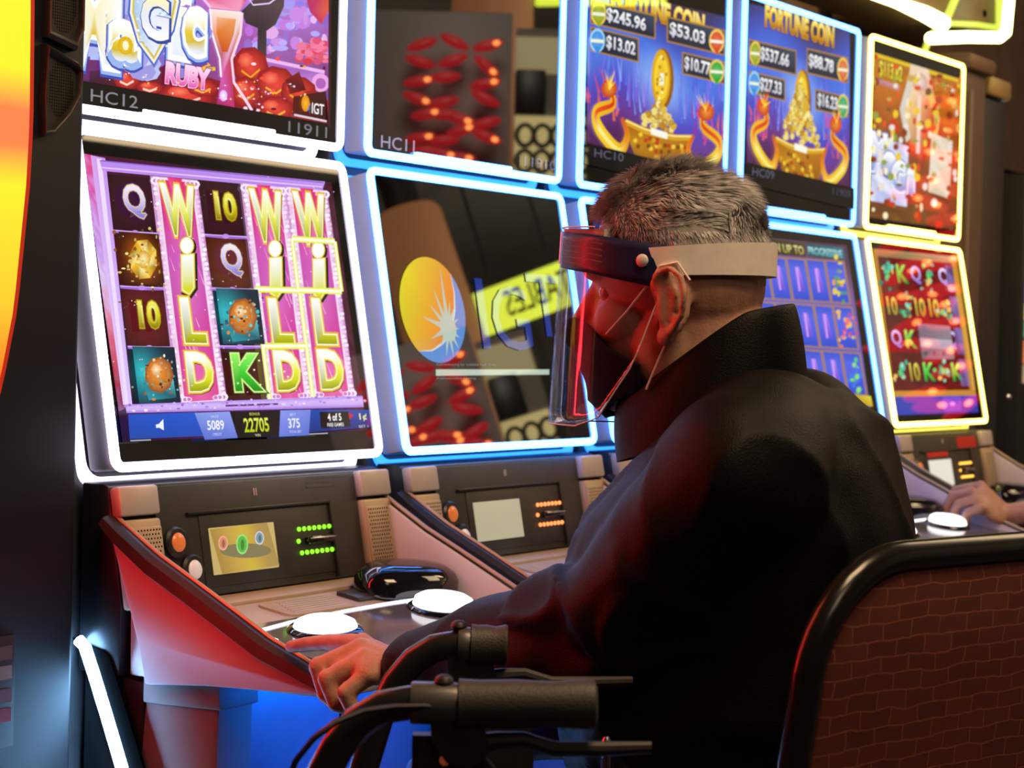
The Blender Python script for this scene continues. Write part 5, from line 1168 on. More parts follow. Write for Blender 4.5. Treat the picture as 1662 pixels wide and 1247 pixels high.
def head_parts(mb, F, s=1.0):
    E = lambda a, b, c, ra, rb, rc: mb.ell(F(a*s, b*s, c*s), F.ax, (ra*s, rb*s, rc*s), 24, 16)
    E(0.014, 0, 0.052, 0.090, 0.077, 0.088)          # cranium
    E(-0.014, 0, 0.030, 0.066, 0.074, 0.080)
    E(0.050, 0, 0.044, 0.054, 0.062, 0.060)          # forehead
    E(0.048, 0, -0.030, 0.056, 0.058, 0.075)         # face
    E(0.030, 0, -0.065, 0.060, 0.058, 0.050)         # jaw
    E(0.074, 0, -0.092, 0.024, 0.026, 0.020)         # chin
    for b in (-1, 1):
        E(0.060, b*0.038, -0.018, 0.032, 0.026, 0.028)   # cheek
        E(0.092, b*0.028, 0.034, 0.014, 0.028, 0.009)    # brow
        E(0.012, b*0.058, -0.045, 0.030, 0.014, 0.040)   # jaw angle
    mb.tube([F(0.090*s, 0, 0.036*s), F(0.097*s, 0, 0.018*s), F(0.107*s, 0, 0.0), F(0.116*s, 0, -0.018*s), F(0.117*s, 0, -0.028*s), F(0.104*s, 0, -0.038*s)], [0.013*s, 0.012*s, 0.0125*s, 0.0135*s, 0.0135*s, 0.010*s], 12)
    for b in (-1, 1): E(0.103, b*0.012, -0.030, 0.013, 0.010, 0.009)
    E(0.100, 0, -0.060, 0.010, 0.022, 0.006); E(0.098, 0, -0.070, 0.009, 0.019, 0.006)
    # neck
    mb.tube([F(-0.012*s, 0, 0.0), F(-0.022*s, 0, -0.06*s), F(-0.038*s, 0, -0.12*s), F(-0.062*s, 0, -0.20*s)], [0.062*s, 0.062*s, 0.066*s, 0.082*s], 24)
    E(-0.050, 0, -0.045, 0.040, 0.055, 0.06)
    # ears
    for b in (-1, 1):
        e = lambda a, c, o=0.0: F((a)*s, b*(0.078+o)*s, c*s)
        he = [e(0.012, 0.004, -.004), e(0.016, 0.020, .006), e(0.010, 0.033, .012), e(-0.004, 0.038, .016), e(-0.017, 0.030, .020), e(-0.022, 0.012, .022), e(-0.019, -0.008, .019), e(-0.010, -0.022, .013), e(0.0, -0.032, .007)]
        mb.tube(he, [0.0042*s]*9, 8)
        ah = [e(0.0, 0.024, .006), e(-0.010, 0.014, .011), e(-0.011, 0.0, .011), e(-0.005, -0.012, .007)]
        mb.tube(ah, [0.0038*s]*4, 8)
        mb.ell(e(0.002, -0.031, .004), F.ax, (0.010*s, 0.006*s, 0.011*s), 12, 8)
        mb.ell(e(0.011, -0.006, -.002), F.ax, (0.006*s, 0.007*s, 0.009*s), 10, 8)
        # flat back of the ear
        n_ = nrm(F.l*b-F.h*0.42); t1 = nrm(np.cross(n_, F.u)); t2 = np.cross(t1, n_)
        mb.ell(e(-0.006, 0.004, .004), [t1, t2, n_], (0.019*s, 0.036*s, 0.005*s), 16, 10)

def limb(mb, pts, r, n=18):
    P = []; R = []
    for i in range(len(pts)-1):
        for k in range(5): P.append(pts[i]+(pts[i+1]-pts[i])*k/5); R.append(r[i]+(r[i+1]-r[i])*k/5)
    P.append(pts[-1]); R.append(r[-1])
    for _ in range(2): P = [P[0]]+[(P[i-1]+2*P[i]+P[i+1])/4 for i in range(1, len(P)-1)]+[P[-1]]
    mb.tube(P, R, n)
    for p, q in ((pts[0], r[0]), (pts[-1], r[-1])): mb.ell(p, np.eye(3), (q, q, q), 16, 10)

def fold(me, fn):
    v = get_co(me); n = get_no(me); d = np.array([fn(p, q) for p, q in zip(v, n)]); set_co(me, v+n*d[:, None])

def seg_t(p, a, b):
    d = b-a; t = float((p-a)@d/(d@d)); t = min(max(t, 0), 1); return t, float(np.linalg.norm(p-(a+d*t)))

def make_person(ground, F, J, label, skin, vox=0.0035, jvox=0.007, hands=True):
    """F: head frame at the ear line; J: joints"""
    root = tag(empty('person', ground), label, 'person')
    # --- body
    mb = MB(); head_parts(mb, F)
    T, P = J['chest'], J['pelvis']
    for k in np.linspace(0, 1, 7):
        c = T*(1-k)+P*k+F.h*0.03*math.sin(PI*k); mb.ell(c-F.u*0.05*(1-k), F.ax, (0.085+0.02*math.sin(PI*k), 0.14, 0.10), 20, 12)
    mb.tube([F(-0.05, 0, -0.14), T-F.u*0.01, T-F.u*0.05], [0.070, 0.080, 0.08], 20)
    for sd in ('L', 'R'):
        limb(mb, [T+F.l*(0.08 if sd == 'L' else -0.08)-F.u*0.03, J[sd+'S']-F.u*0.01], [0.055, 0.05])
        limb(mb, [J[sd+'S']-F.u*0.01, J[sd+'E'], J[sd+'W']], [0.048, 0.040, 0.026])
        limb(mb, [J[sd+'H'], J[sd+'K'], J[sd+'A']], [0.085, 0.058, 0.042])
        a = J[sd+'A']; mb.ell(a+F.h*0.06+F.u*-0.03, F.ax, (0.11, 0.042, 0.035), 16, 10)
        for pts, r in J[sd+'hand']: finger(mb, pts, r)
        pm_ = J[sd+'palm']
        for (c, ax, rad) in pm_: mb.ell(c, ax, rad, 18, 12)
    me = remesh(mb, vox, 3, 0.5); v = get_co(me)-np.array(ground); set_co(me, v)
    body = link_mesh('body', me, skin, root)
    return root, body

def jacket(root, ground, F, J, off=None):
    mb = MB(); T, P = J['chest'], J['pelvis']
    # torso rings from shoulders to hem
    spec_ = J['torso']      # list of (z, forward, half depth, half width)
    rings = []
    C0 = J['axis']
    for z, fwd, hd, hw in spec_:
        c = np.array([C0[0], C0[1], z])+F.h*fwd
        rings.append([c+F.h*hd*np.sign(math.cos(t))*abs(math.cos(t))**0.85+F.l*hw*np.sign(math.sin(t))*abs(math.sin(t))**0.8 for t in np.arange(40)*PI/20])
    mb.loft(rings)
    for sd in ('L', 'R'):
        s_ = 1 if sd == 'L' else -1
        limb(mb, [T+F.l*s_*0.06+F.u*0.010, J[sd+'S']], [0.082, 0.080])
        S, E_, W_ = J[sd+'S'], J[sd+'E'], J[sd+'W']
        limb(mb, [S, S*.5+E_*.5, E_, E_*.5+W_*.5+np.array([0, 0, -0.002]), W_+(E_-W_)*0.10], [0.080, 0.076, 0.068, 0.062, 0.045], 22)
    jm = remesh(mb, 0.007, 10, 0.5)
    def fn(p, n):
        d = 0.0
        for sd in ('L', 'R'):
            S, E_, W_ = J[sd+'S'], J[sd+'E'], J[sd+'W']
            for a, b, base in ((S, E_, 0.0), (E_, W_, 3.0)):
                t, r = seg_t(p, a, b)
                if r < 0.12:
                    w = max(0, 1-r/0.12)**0.3
                    q = p-(a+(b-a)*t); ang = math.atan2(q@F.u, q@np.cross(nrm(b-a), F.u))
                    s_ = (t*0.29+base)*16+1.6*math.sin(ang+base)+2.2*noise.noise(Vector(p*9))
                    near = math.exp(-((t-(1 if base == 0 else 0))/.38)**2)
                    d = max(d, w*0.019*near*(1-abs(math.sin(s_)))**1.5+0.006*w*(1-abs(math.sin(s_*.6+1))))
        g = noise.noise(Vector((p[0]*7+p[2]*3, p[1]*7, p[2]*4)))
        d += 0.010*(1-abs(g)*2.2)**3*0.6 if abs(g) < .45 else 0
        d += 0.006*noise.noise(Vector(p*11))
        return d
    fold(jm, fn)
    o = None
    v = get_co(jm)-np.array(ground); set_co(jm, v)
    jk = link_mesh('jacket', jm, MT['jacket'], root)
    return jk

# ---- the seated man
H0 = dep(1118, 500, 2.03); hv = np.array([-0.236, 0.972, 0.0])
F = Frame(H0, hv); GR = (-0.17, -0.72, 0.0)
h, l, u = F.h, F.l, F.u
T = F(-0.105, 0, -0.150)
J = {'chest': T, 'pelvis': np.array([T[0]-0.0, T[1]-0.02, 0.60]), 'axis': T[:2]}
J['LS'] = T+l*0.178-u*0.012; J['RS'] = T-l*0.178-u*0.030+h*0.01
J['LE'] = dep(1005, 1035, 1.88); J['LW'] = dep(655, 1095, 2.08)
J['RE'] = J['RS']+h*0.15-u*0.24-l*0.03; J['RW'] = np.array([-0.02, -0.44, 0.70])
for sd, s_ in (('L', 1), ('R', -1)):
    J[sd+'H'] = J['pelvis']+l*s_*0.09-u*0.0; J[sd+'K'] = J['pelvis']+h*0.40+l*s_*0.12-u*0.03; J[sd+'A'] = J['pelvis']+h*0.42+l*s_*0.13; J[sd+'A'] = np.array([*J[sd+'A'][:2], 0.085])
D = dep
W_ = J['LW']
MC = {'i': D(588, 1046, 2.125), 'm': D(586, 1056, 2.105), 'r': D(592, 1072, 2.085), 'p': D(604, 1092, 2.068)}
J['Lhand'] = [
    ([W_, MC['i'], D(535, 1043, 2.165), D(498, 1046, 2.19), D(472, 1050, 2.205)], [0.020, 0.0125, 0.0100, 0.0090, 0.0078]),
    ([W_, MC['m'], D(517, 1082, 2.105), D(529, 1127, 2.10), D(549, 1146, 2.095)], [0.020, 0.0135, 0.0112, 0.0100, 0.0085]),
    ([W_, MC['r'], D(531, 1102, 2.080), D(545, 1142, 2.078), D(568, 1152, 2.078)], [0.020, 0.0130, 0.0108, 0.0096, 0.0082]),
    ([W_, MC['p'], D(560, 1125, 2.058), D(572, 1152, 2.060), D(592, 1156, 2.066)], [0.019, 0.0118, 0.0096, 0.0086, 0.0074]),
    ([D(640, 1085, 2.11), D(610, 1078, 2.135), D(575, 1074, 2.150), D(548, 1072, 2.160)], [0.014, 0.0125, 0.0108, 0.0085])]
def palm_of(W_, A, B, th):   # between wrist and knuckles A (index) .. B (little finger)
    mid = (A+B)/2; d = nrm(mid-W_); w = (A-B); w = nrm(w-d*(w@d)); n = np.cross(d, w)
    c = (W_*0.42+mid*0.58); return [(c, [d, w, n], (np.linalg.norm(mid-W_)*0.62, np.linalg.norm(A-B)*0.5+0.010, th))]
J['Lpalm'] = palm_of(W_, MC['i'], MC['p'], 0.0165)
# right hand on the far play button (mostly hidden by the sleeve)
def simple_hand(W_, fwd, side_, up, reach=0.085, curl=0.35):
    f = nrm(fwd); sd = nrm(side_); n = np.cross(f, sd); n = n if n@up > 0 else -n; out = []
    for k, (o, L_, r) in enumerate(((0.033, .072, .0092), (0.011, .080, .0098), (-0.011, .075, .0094), (-0.032, .058, .0082))):
        a = W_+f*reach*(1.0 if k < 3 else .93)+sd*o+n*0.004
        out.append(([W_+sd*o*.4, a, a+f*L_*.45-n*L_*curl*.25, a+f*L_*.75-n*L_*curl*.7, a+f*L_*.9-n*L_*curl*1.1], [.018, r*1.25, r*1.1, r, r*.85]))
    t0 = W_+f*.03+sd*.025; out.append(([t0, t0+f*.03+sd*.022-n*.008, t0+f*.055+sd*.028-n*.016, t0+f*.075+sd*.024-n*.022], [.014, .0125, .0105, .0085]))
    return out, [(W_+f*reach*.55, [f, sd, n], (reach*.62, .043, .017))]
J['Rhand'], J['Rpalm'] = simple_hand(J['RW'], np.array([0.0, 0.95, -0.3]), np.array([-1, 0, 0]), u)
J['torso'] = [(1.135, -0.005, 0.055, 0.09), (1.105, 0.0, 0.095, 0.14), (1.06, 0.012, 0.125, 0.185), (1.00, 0.030, 0.158, 0.215), (0.92, 0.035, 0.172, 0.215), (0.84, 0.035, 0.175, 0.215), (0.75, 0.03, 0.17, 0.215), (0.66, 0.025, 0.16, 0.21), (0.58, 0.02, 0.15, 0.205), (0.545, 0.02, 0.13, 0.19)]
root, body = make_person(GR, F, J, 'man in black jacket, face shield and mask, playing the white-framed machine', MT['skin'])
jk = jacket(root, GR, F, J)
# stand-up collar
def collar(root, jk, ground, F):
    m = MB(); n = 48; secs = []
    for layer in (0, 1):
        pass
    top_o = []; bot_o = []; top_i = []; bot_i = []
    for k in range(n):
        t = 2*PI*k/n; cf, sf = math.cos(t), math.sin(t)      # 0 = front
        back = (1-cf)/2
        zt = np.interp(back, [0, .2, .5, .8, 1], [-0.100, -0.082, -0.045, -0.004, 0.006]); zb = np.interp(back, [0, .5, 1], [-0.165, -0.135, -0.090])
        ra = 0.098 if cf > 0 else 0.110; rt = 1.0
        a0 = -0.022; at = a0+cf*(0.092 if cf > 0 else 0.094); bt = sf*0.082
        ab = a0-0.008+cf*(0.100 if cf > 0 else 0.098); bb = sf*0.098
        wob = 0.004*math.sin(3*t+.5)
        top_o.append(F(at+cf*wob, bt+sf*wob, zt)); bot_o.append(F(ab, bb, zb))
        th = 0.010; top_i.append(F(at-cf*th, bt-sf*th, zt-0.003)); bot_i.append(F(ab-cf*th*1.6, bb-sf*th*1.6, zb))
    mid_o = [(a+b)/2+nrm(((a-F.O)-F.u*((a-F.O)@F.u)))*0.004 for a, b in zip(top_o, bot_o)]
    lip = [(a+b)/2+F.u*0.003 for a, b in zip(top_o, top_i)]
    m.loft([bot_o, mid_o, top_o, lip, top_i, bot_i], caps=False)
    o = m.build('collar', MT['jacket'], jk, ground, smooth=True); s = o.modifiers.new('s', 'SUBSURF'); s.levels = 2; s.render_levels = 2
    return o
collar(root, jk, GR, F)
# trousers and shoes
mb = MB(); limb(mb, [J['LH'], J['LK'], J['LA']+u*0.03], [0.105, 0.078, 0.062]); limb(mb, [J['RH'], J['RK'], J['RA']+u*0.03], [0.105, 0.078, 0.062]); mb.ell(J['pelvis']-u*0.01, F.ax, (0.13, 0.18, 0.11), 20, 12)
tm = remesh(mb, 0.010, 6); set_co(tm, get_co(tm)-np.array(GR)); link_mesh('trousers', tm, MT['trousers'], root)
for sd in ('L', 'R'):
    a = J[sd+'A']; m = MB(); secs = []
    for x, w, hgt in ((-0.055, 0.028, 0.075), (-0.05, 0.036, 0.09), (0.0, 0.042, 0.10), (0.06, 0.047, 0.075), (0.12, 0.050, 0.055), (0.17, 0.042, 0.045), (0.185, 0.02, 0.03)):
        c = np.array([a[0], a[1], 0])+h*x; secs.append([c+l*w*math.cos(t)+u*max(0.002, hgt*(0.5+0.5*math.sin(t))) for t in np.arange(16)*PI/8])
    m.loft(secs); m.build('shoe', MT['shoe'], root, GR)
# --- mask
def head_r(phi, c):
    """outer face surface: forward a and side b for azimuth phi (0 front) at height c"""
    a0 = 0.020; nose = 0.030*math.exp(-(phi/.30)**2)*float(np.interp(c, [-0.075, -0.05, -0.030, -0.01], [0.0, 0.4, 1.0, 0.8]))
    A = float(np.interp(c, [-0.115, -0.10, -0.06, -0.02, 0.02], [0.060, 0.078, 0.085, 0.084, 0.080])); B = float(np.interp(c, [-0.115, -0.08, -0.04, 0.0], [0.046, 0.064, 0.072, 0.076]))
    return a0+A*math.cos(phi)+nose, B*math.sin(phi)
m = MB(); n1_, n2_ = 41, 13; grid = []
for j in range(n2_):
    row = []
    for i in range(n1_):
        phi = -1.48+2.96*i/(n1_-1); s_ = abs(phi)/1.48
        ct = float(np.interp(s_, [0, .18, .42, .7, 1], [-0.022, -0.012, -0.020, -0.042, -0.060])); cb = float(np.interp(s_, [0, .25, .6, 1], [-0.118, -0.116, -0.105, -0.086]))
        c = ct+(cb-ct)*j/(n2_-1); a, b = head_r(phi, c)
        k = 1.05+0.012*math.sin(j*1.3)*(1-s_)
        row.append(F(a*k+0.002, b*k, c))
    grid.append(row)
m.v = [tuple(p) for r in grid for p in r]; m.f = [(j*n1_+i, j*n1_+i+1, (j+1)*n1_+i+1, (j+1)*n1_+i) for j in range(n2_-1) for i in range(n1_-1)]
mk = m.build('mask', MT['mask'], root, GR, smooth=True); so_ = mk.modifiers.new('t', 'SOLIDIFY'); so_.thickness = 0.003; so_.offset = 0
for s_ in (-1, 1):
    q1 = F(*[head_r(s_*0.95, -0.026)[k] for k in (0, 1)], -0.030); q1 = q1+l*s_*0.006
    MB().tube([q1, F(0.045, s_*0.079, -0.008), F(0.022, s_*0.083, 0.020), F(0.008, s_*0.086, 0.040), F(-0.010, s_*0.086, 0.044), F(-0.024, s_*0.088, 0.026)], 0.0013, 6).build('ear_loop', MT['white'], mk, GR)
    MB().tube([F(0.022, s_*0.076, -0.085), F(0.012, s_*0.079, -0.062), F(0.002, s_*0.082, -0.040), F(-0.008, s_*0.083, -0.028)], 0.0013, 6).build('ear_loop', MT['white'], mk, GR)
# --- face shield: film, printed tab, foam, strap, rivets
MT['film'] = bpy.data.materials.new('clear_film'); mt = MT['film']; mt.use_nodes = True; nt = mt.node_tree
for nn in list(nt.nodes):
    if nn.type != 'OUTPUT_MATERIAL': nt.nodes.remove(nn)
out = [x for x in nt.nodes if x.type == 'OUTPUT_MATERIAL'][0]
tr = nt.nodes.new('ShaderNodeBsdfTransparent'); tr.inputs[0].default_value = (0.93, 0.93, 0.96, 1); gl = nt.nodes.new('ShaderNodeBsdfGlossy'); gl.inputs['Roughness'].default_value = 0.05
fr = nt.nodes.new('ShaderNodeFresnel'); fr.inputs['IOR'].default_value = 1.55; mxs = nt.nodes.new('ShaderNodeMixShader')
wv = nt.nodes.new('ShaderNodeTexWave'); tcn = nt.nodes.new('ShaderNodeTexCoord'); bmp = nt.nodes.new('ShaderNodeBump'); bmp.inputs['Strength'].default_value = 0.25; bmp.inputs['Distance'].default_value = 0.004
nz = nt.nodes.new('ShaderNodeTexNoise'); nz.inputs['Scale'].default_value = 14; mpp = nt.nodes.new('ShaderNodeMapping'); mpp.inputs['Scale'].default_value = (3, 3, 0.35)
nt.links.new(tcn.outputs['Object'], mpp.inputs[0]); nt.links.new(mpp.outputs[0], nz.inputs['Vector']); nt.links.new(nz.outputs['Fac'], bmp.inputs['Height'])
nt.nodes.remove(wv)
nt.links.new(bmp.outputs[0], gl.inputs['Normal'])
mm = nt.nodes.new('ShaderNodeMath'); mm.operation = 'MULTIPLY'; mm.inputs[1].default_value = 0.14; nt.links.new(fr.outputs[0], mm.inputs[0]); nt.links.new(mm.outputs[0], mxs.inputs[0]); nt.links.new(tr.outputs[0], mxs.inputs[1]); nt.links.new(gl.outputs[0], mxs.inputs[2]); nt.links.new(mxs.outputs[0], out.inputs[0])
def film_pt(th, c, k=1.0):
    z = (0.078-c)/0.2                       # 0 top .. 1 bottom
    a = 0.018+(0.121+0.009*z)*math.cos(th)*k; b = (0.083+0.006*z)*math.sin(th)*k
    return F(a, b, c+0.004*math.cos(th))
shield = tag(empty('face_shield', (0, 0, 0)), None); shield.parent = root
def film_patch(name, th0, th1, ctop, cbot, mat, k=1.0, n=28, m_=10, thick=0.0):
    mb = MB(); vs = []; fs = []
    for j in range(m_+1):
        for i in range(n+1):
            th = th0+(th1-th0)*i/n; ct = ctop(th) if callable(ctop) else ctop; cb = cbot(th) if callable(cbot) else cbot
            vs.append(film_pt(th, ct+(cb-ct)*j/m_, k))
    for j in range(m_):
        for i in range(n): q = j*(n+1)+i; fs.append((q, q+1, q+n+2, q+n+1))
    mb.add(vs, fs); o = mb.build(name, mat, shield, GR, smooth=True)
    if thick: t = o.modifiers.new('t', 'SOLIDIFY'); t.thickness = thick; t.offset = 0
    return o
botf = lambda th: float(np.interp(abs(th), [0, 0.9, 1.15, 1.45, 1.62, 1.75], [-0.130, -0.128, -0.118, -0.060, 0.0, 0.018]))
film_patch('film', -1.75, 1.75, 0.078, botf, MT['film'], n=60, m_=16, thick=0.0012)
# bright cut edge of the film
for s_ in (1, -1):
    MB().tube([film_pt(s_*th, botf(th)) for th in np.linspace(1.75, 0.9, 14)], 0.0009, 6).build('film_edge', pm('film_edge', (0.6, 0.6, 0.62), 0.25), shield, GR)
MB().tube([film_pt(th, botf(th)) for th in np.linspace(-0.9, 0.9, 20)], 0.0009, 6).build('film_edge', bpy.data.materials['film_edge'], shield, GR)
MB().tube([film_pt(th, 0.078) for th in np.linspace(-1.0, 1.0, 20)], 0.0009, 6).build('film_edge', bpy.data.materials['film_edge'], shield, GR)
MT['tab'] = pm('navy_print', (0.012, 0.018, 0.07), 0.35, coat=0.05)
tabt = lambda th: float(np.interp(abs(th), [0.0, 1.0, 1.75], [0.076, 0.070, 0.060])); tabb = lambda th: float(np.interp(abs(th), [0.0, 1.0, 1.75], [0.040, 0.030, 0.016]))
for s_ in (1, -1):
    film_patch('printed_tab', s_*0.42, s_*1.76, tabt, tabb, MT['tab'], 1.012, 24, 5, 0.0008)
    th = 1.50; c = (tabt(th)+tabb(th))/2+0.003; p0 = film_pt(s_*th, c, 1.03); nr_ = nrm(F.l*s_+F.h*0.1)
    MB().ell(p0, [np.cross(nr_, u), u, nr_], (0.0068, 0.0068, 0.003), 18, 10).build('rivet', pm('rivet_white', (0.7, 0.66, 0.64), 0.35), shield, GR)
    # fine print: pale rows on the tab
    for r in range(5):
        ths = np.linspace(0.55, 1.12 if r < 4 else .9, 12); mb = MB(); vs = []; f0 = 0.20+r*0.15
        for th in ths:
            for dz in (0.0007, -0.0007): vs.append(film_pt(s_*th, tabt(th)+(tabb(th)-tabt(th))*f0+dz, 1.022))
        mb.add(vs, [(2*i, 2*i+1, 2*i+3, 2*i+2) for i in range(11)]); mb.build('print_row', pm('print_row', (0.10, 0.11, 0.20), 0.5), shield, GR)
lbl = film_patch('round_label', 0.16, 0.40, 0.074, 0.040, pm('label_pink', (0.75, 0.55, 0.55), 0.4), 1.010, 8, 6, 0.0006)
# foam pad between film and forehead
mb = MB(); secs = []
for th in np.linspace(-1.1, 1.1, 24):
    o_ = film_pt(th, 0.070, 0.985); i_ = film_pt(th, 0.070, 0.985)-nrm(F.h*math.cos(th)+F.l*math.sin(th)*.9)*(0.030*math.cos(th)+0.004)
    secs.append([o_+u*0.006, i_+u*0.006, i_-u*0.026, o_-u*0.026])
mb.loft(secs); mb.build('foam_pad', pm('foam', (0.62, 0.55, 0.50), 0.9, bump=0.3, bump_s=500), shield, GR)
# elastic strap round the back of the head
mb = MB(); secs = []
for th in np.linspace(1.42, 2*PI-1.42, 48):
    s_ = (th-1.42)/(2*PI-2.84); bk = math.sin(PI*s_)
    for_ = 0.008+0.099*math.cos(th); sd_ = 0.0855*math.sin(th)
    if math.cos(th) > 0: for_ = 0.008+0.121*math.cos(th)
    c0 = 0.030+0.004*bk; c1 = 0.058+0.010*bk
    secs.append([F(for_, sd_, c0), F(for_*1.0, sd_, c1), F(for_-0.002*math.cos(th), sd_-0.002*math.sin(th), c1), F(for_-0.002*math.cos(th), sd_-0.002*math.sin(th), c0)])
mb.loft(secs); mb.build('strap', MT['white'], shield, GR, smooth=None)
# --- hair
def hair_ok(a, b, c):
    line = float(np.interp(a, [-0.11, -0.06, -0.02, 0.02, 0.05, 0.075, 0.10], [0.055, 0.055, 0.055, 0.055, 0.064, 0.084, 0.098])); return c > line
mb = MB(); nu, nv = 72, 40; pts = {}
def skull(a_, e_):     # azimuth, elevation -> point just outside the cranium
    d = np.array([math.cos(e_)*math.cos(a_), math.cos(e_)*math.sin(a_), math.sin(e_)])
    # union of the three ellipsoids used for the head
    rr = []
    for (cx, cz, ra, rb, rc) in ((0.014, 0.052, 0.090, 0.077, 0.088), (-0.014, 0.030, 0.066, 0.074, 0.080), (0.050, 0.044, 0.054, 0.062, 0.060)):
        o = np.array([0.0-cx, 0, 0.05-cz]); q = np.array([1/ra, 1/rb, 1/rc]); A = (d*q)@(d*q); B = 2*(o*q)@(d*q); Cc = (o*q)@(o*q)-1; disc = B*B-4*A*Cc
        if disc > 0: rr.append((-B+math.sqrt(disc))/(2*A))
    r = 0.006*math.log(sum(math.exp(x/0.006) for x in rr))
    return np.array([0, 0, 0.05])+d*r, d
hv_, hf_ = [], []; idx = {}
rr_ = np.random.default_rng(5)
for j in range(nv+1):
    for i in range(nu):
        p, d = skull(2*PI*i/nu, -0.45+(PI/2+0.45)*j/nv)
        ok = hair_ok(*p); top = min(1, max(0, (p[2]-0.055)/0.06))
        hh = 0.0035+0.007*top+0.004*noise.noise(Vector(p*38))*top
        if ok: idx[(i, j)] = len(hv_); hv_.append(F(*(p+d*max(0.0012, hh))))
for j in range(nv):
    for i in range(nu):
        k = [(i, j), ((i+1) % nu, j), ((i+1) % nu, j+1), (i, j+1)]
        if all(q in idx for q in k): hf_.append(tuple(idx[q] for q in k))
mb.add(hv_, hf_); hair = mb.build('hair', MT['hair'], root, GR, smooth=True); t = hair.modifiers.new('t', 'SOLIDIFY'); t.thickness = 0.004; t.offset = -1
sm = MB(); vs = []; fs = []; N_ = 15000; made = 0
while made < N_:
    a_ = rr_.uniform(0, 2*PI); e_ = math.asin(rr_.uniform(-0.42, 1)); p, d = skull(a_, e_)
    if not hair_ok(p[0], p[1], p[2]+rr_.normal(0, 0.004)): continue
    top = min(1, max(0, (p[2]-0.06)/0.06)); L_ = (0.006+0.020*top)*rr_.uniform(.6, 1.15)
    fw = np.array([-0.55, 0.5*math.sin(7*p[0]*10+3*noise.noise(Vector(p*20))), -0.15])+np.array([noise.noise(Vector(p*30)), noise.noise(Vector(p*30+5)), 0])*1.0
    g_ = min(1, max(0, (p[0]-.03)/.05)); fw = fw*(1-g_)+np.array([0.1, 0.5, -0.3])*g_
    if top < .3: fw = np.array([-0.5, 0, -0.8])
    tg = fw-d*(fw@d); tg = tg/(np.linalg.norm(tg)+1e-9); p0 = p+d*(0.001+0.007*top); p1 = p0+(d*0.45+tg*0.75)*L_*.55; p2 = p0+(d*0.42+tg*1.0)*L_
    sdv = np.cross(d, tg)*0.00055*(1+.5*top); k = len(vs)
    vs += [F(*(p0-sdv)), F(*(p0+sdv)), F(*(p1+sdv*.8)), F(*(p1-sdv*.8)), F(*p2)]; fs += [(k, k+1, k+2, k+3), (k+3, k+2, k+4)]; made += 1
sm.v = [tuple(p) for p in vs]; sm.f = fs; me = bpy.data.meshes.new('strands'); me.from_pydata([tuple(np.array(p)-np.array(GR)) for p in sm.v], [], sm.f)
MT['strand'] = pm('grey_strands', (0.50, 0.49, 0.50), 0.5, spec=0.4, noise_s=90, noise_a=0.5)
o = link_mesh('strands', me, MT['strand'], hair, True); o['kind'] = 'stuff'
# eyes
for s_ in (1, -1):
    MB().ell(F(0.077, s_*0.032, 0.014), F.ax, (0.012, 0.012, 0.011), 14, 10).build('eye', pm('eye_white', (0.6, 0.55, 0.52), 0.2), root, GR)

# ---- second player at the far machine: only a hand reaches into the picture
F2 = Frame((2.33, -0.86, 1.22), nrm((0.0, 1.0, 0.0))); h2, l2 = F2.h, F2.l; G2_ = (2.33, -0.85, 0.0)
T2 = F2(-0.10, 0, -0.16); J2 = {'chest': T2, 'pelvis': np.array([T2[0], T2[1]-0.02, 0.60]), 'axis': T2[:2]}
W2 = D(1632, 838, 4.18)
J2['LS'] = T2+l2*0.18+u*.02; J2['RS'] = T2-l2*.18+u*.02; J2['LW'] = W2; J2['LE'] = np.array([2.28, -0.72, 0.90]); J2['RE'] = J2['RS']+h2*.15-u*.24; J2['RW'] = np.array([2.52, -0.40, 0.86])
for sd, s_ in (('L', 1), ('R', -1)):
    J2[sd+'H'] = J2['pelvis']+l2*s_*.09; J2[sd+'K'] = J2['pelvis']+h2*.38+l2*s_*.12-u*.03; J2[sd+'A'] = np.array([*(J2['pelvis']+h2*.40+l2*s_*.13)[:2], 0.085])
M2 = {'i': D(1592, 790, 4.22), 'm': D(1578, 800, 4.18), 'r': D(1582, 812, 4.15), 'p': D(1592, 826, 4.12)}
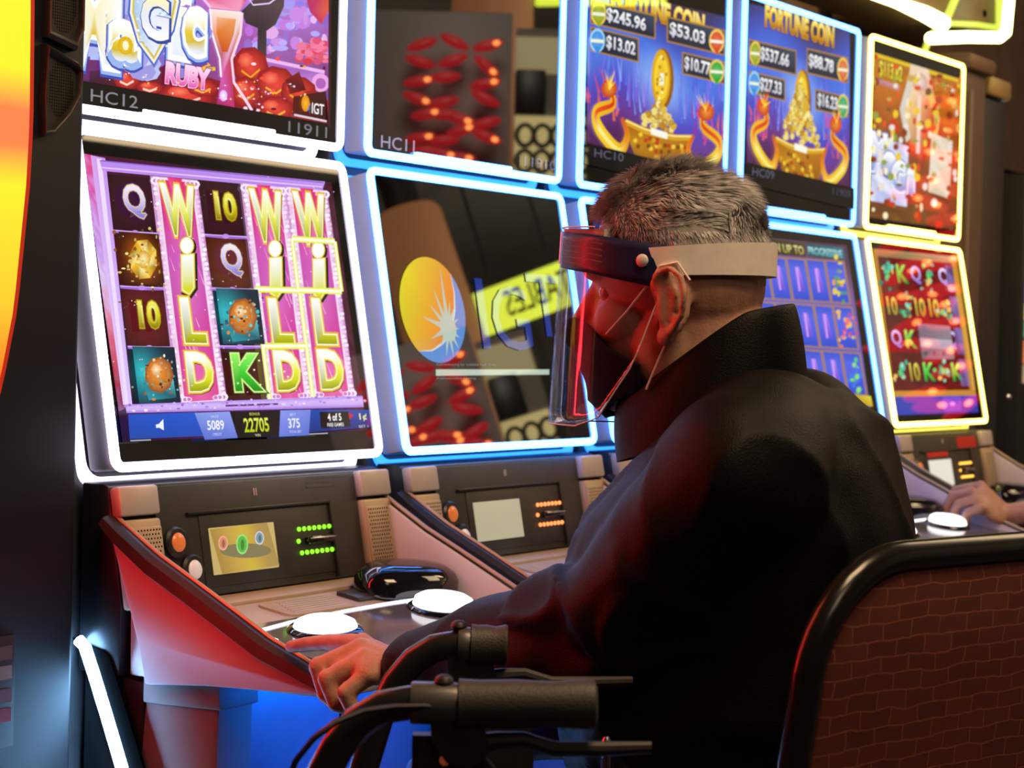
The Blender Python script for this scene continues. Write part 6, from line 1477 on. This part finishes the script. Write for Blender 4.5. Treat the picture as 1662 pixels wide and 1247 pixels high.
J2['Lhand'] = [
    ([W2, M2['i'], D(1552, 796, 4.25), D(1532, 816, 4.26), D(1518, 830, 4.265)], [.021, .0135, .0112, .0098, .0085]),
    ([W2, M2['m'], D(1546, 806, 4.20), D(1534, 826, 4.20), D(1541, 838, 4.20)], [.021, .0135, .0115, .010, .0088]),
    ([W2, M2['r'], D(1556, 818, 4.16), D(1546, 834, 4.16), D(1556, 842, 4.16)], [.021, .013, .011, .0098, .0085]),
    ([W2, M2['p'], D(1570, 832, 4.13), D(1563, 843, 4.13), D(1572, 848, 4.13)], [.019, .012, .0098, .0088, .0076]),
    ([D(1618, 822, 4.22), D(1590, 818, 4.27), D(1566, 822, 4.28), D(1548, 830, 4.285)], [.014, .013, .011, .0088])]
J2['Lpalm'] = palm_of(W2, M2['i'], M2['p'], .018)
J2['Rhand'], J2['Rpalm'] = simple_hand(J2['RW'], np.array([0, 1, -.1]), np.array([-1, 0, 0]), u)
J2['torso'] = [(1.155, -.005, .055, .10), (1.125, 0, .095, .165), (1.075, .012, .125, .205), (1.00, .02, .145, .21), (.90, .02, .15, .205), (.75, .02, .155, .20), (.62, .02, .15, .20), (.55, .02, .13, .19)]
root2, b2 = make_person(G2_, F2, J2, 'second player at the yellow-lit machine, only a hand and forearm in view', MT['skin2'], vox=0.005)
J2s = dict(J2)
for sd in 'LR': J2s[sd+'W'] = J2[sd+'E']*0.75+J2[sd+'W']*0.25
jacket(root2, G2_, F2, J2s)
mb = MB(); limb(mb, [J2['LH'], J2['LK'], J2['LA']+u*.03], [.105, .078, .062]); limb(mb, [J2['RH'], J2['RK'], J2['RA']+u*.03], [.105, .078, .062]); mb.ell(J2['pelvis'], F2.ax, (.13, .18, .11), 20, 12)
tm = remesh(mb, .012, 5); set_co(tm, get_co(tm)-np.array(G2_)); link_mesh('trousers', tm, MT['trousers'], root2)
hb = MB(); hb.ell(F2(-0.008, 0, .068), F2.ax, (.098, .084, .090), 24, 14); hb.build('hair', MT['hair'], root2, G2_)
st_o = (2.33, -0.88, 0)
root = tag(empty('stool', st_o), 'round black stool under the second player at the far machine', 'stool')
MB().loft([[(st_o[0]+r*math.cos(t), st_o[1]+r*math.sin(t), z) for t in np.arange(28)*PI/14] for r, z in ((.17, .42), (.20, .43), (.20, .475), (.17, .49))]).build('seat', MT['rubber'], root, st_o)
MB().tube([(st_o[0], st_o[1], .03), (st_o[0], st_o[1], .43)], .03, 14).build('post', MT['chrome'], root, st_o)
MB().loft([[(st_o[0]+r*math.cos(t), st_o[1]+r*math.sin(t), z) for t in np.arange(28)*PI/14] for r, z in ((.22, 0), (.22, .015), (.05, .05))]).build('foot', MT['chrome'], root, st_o)
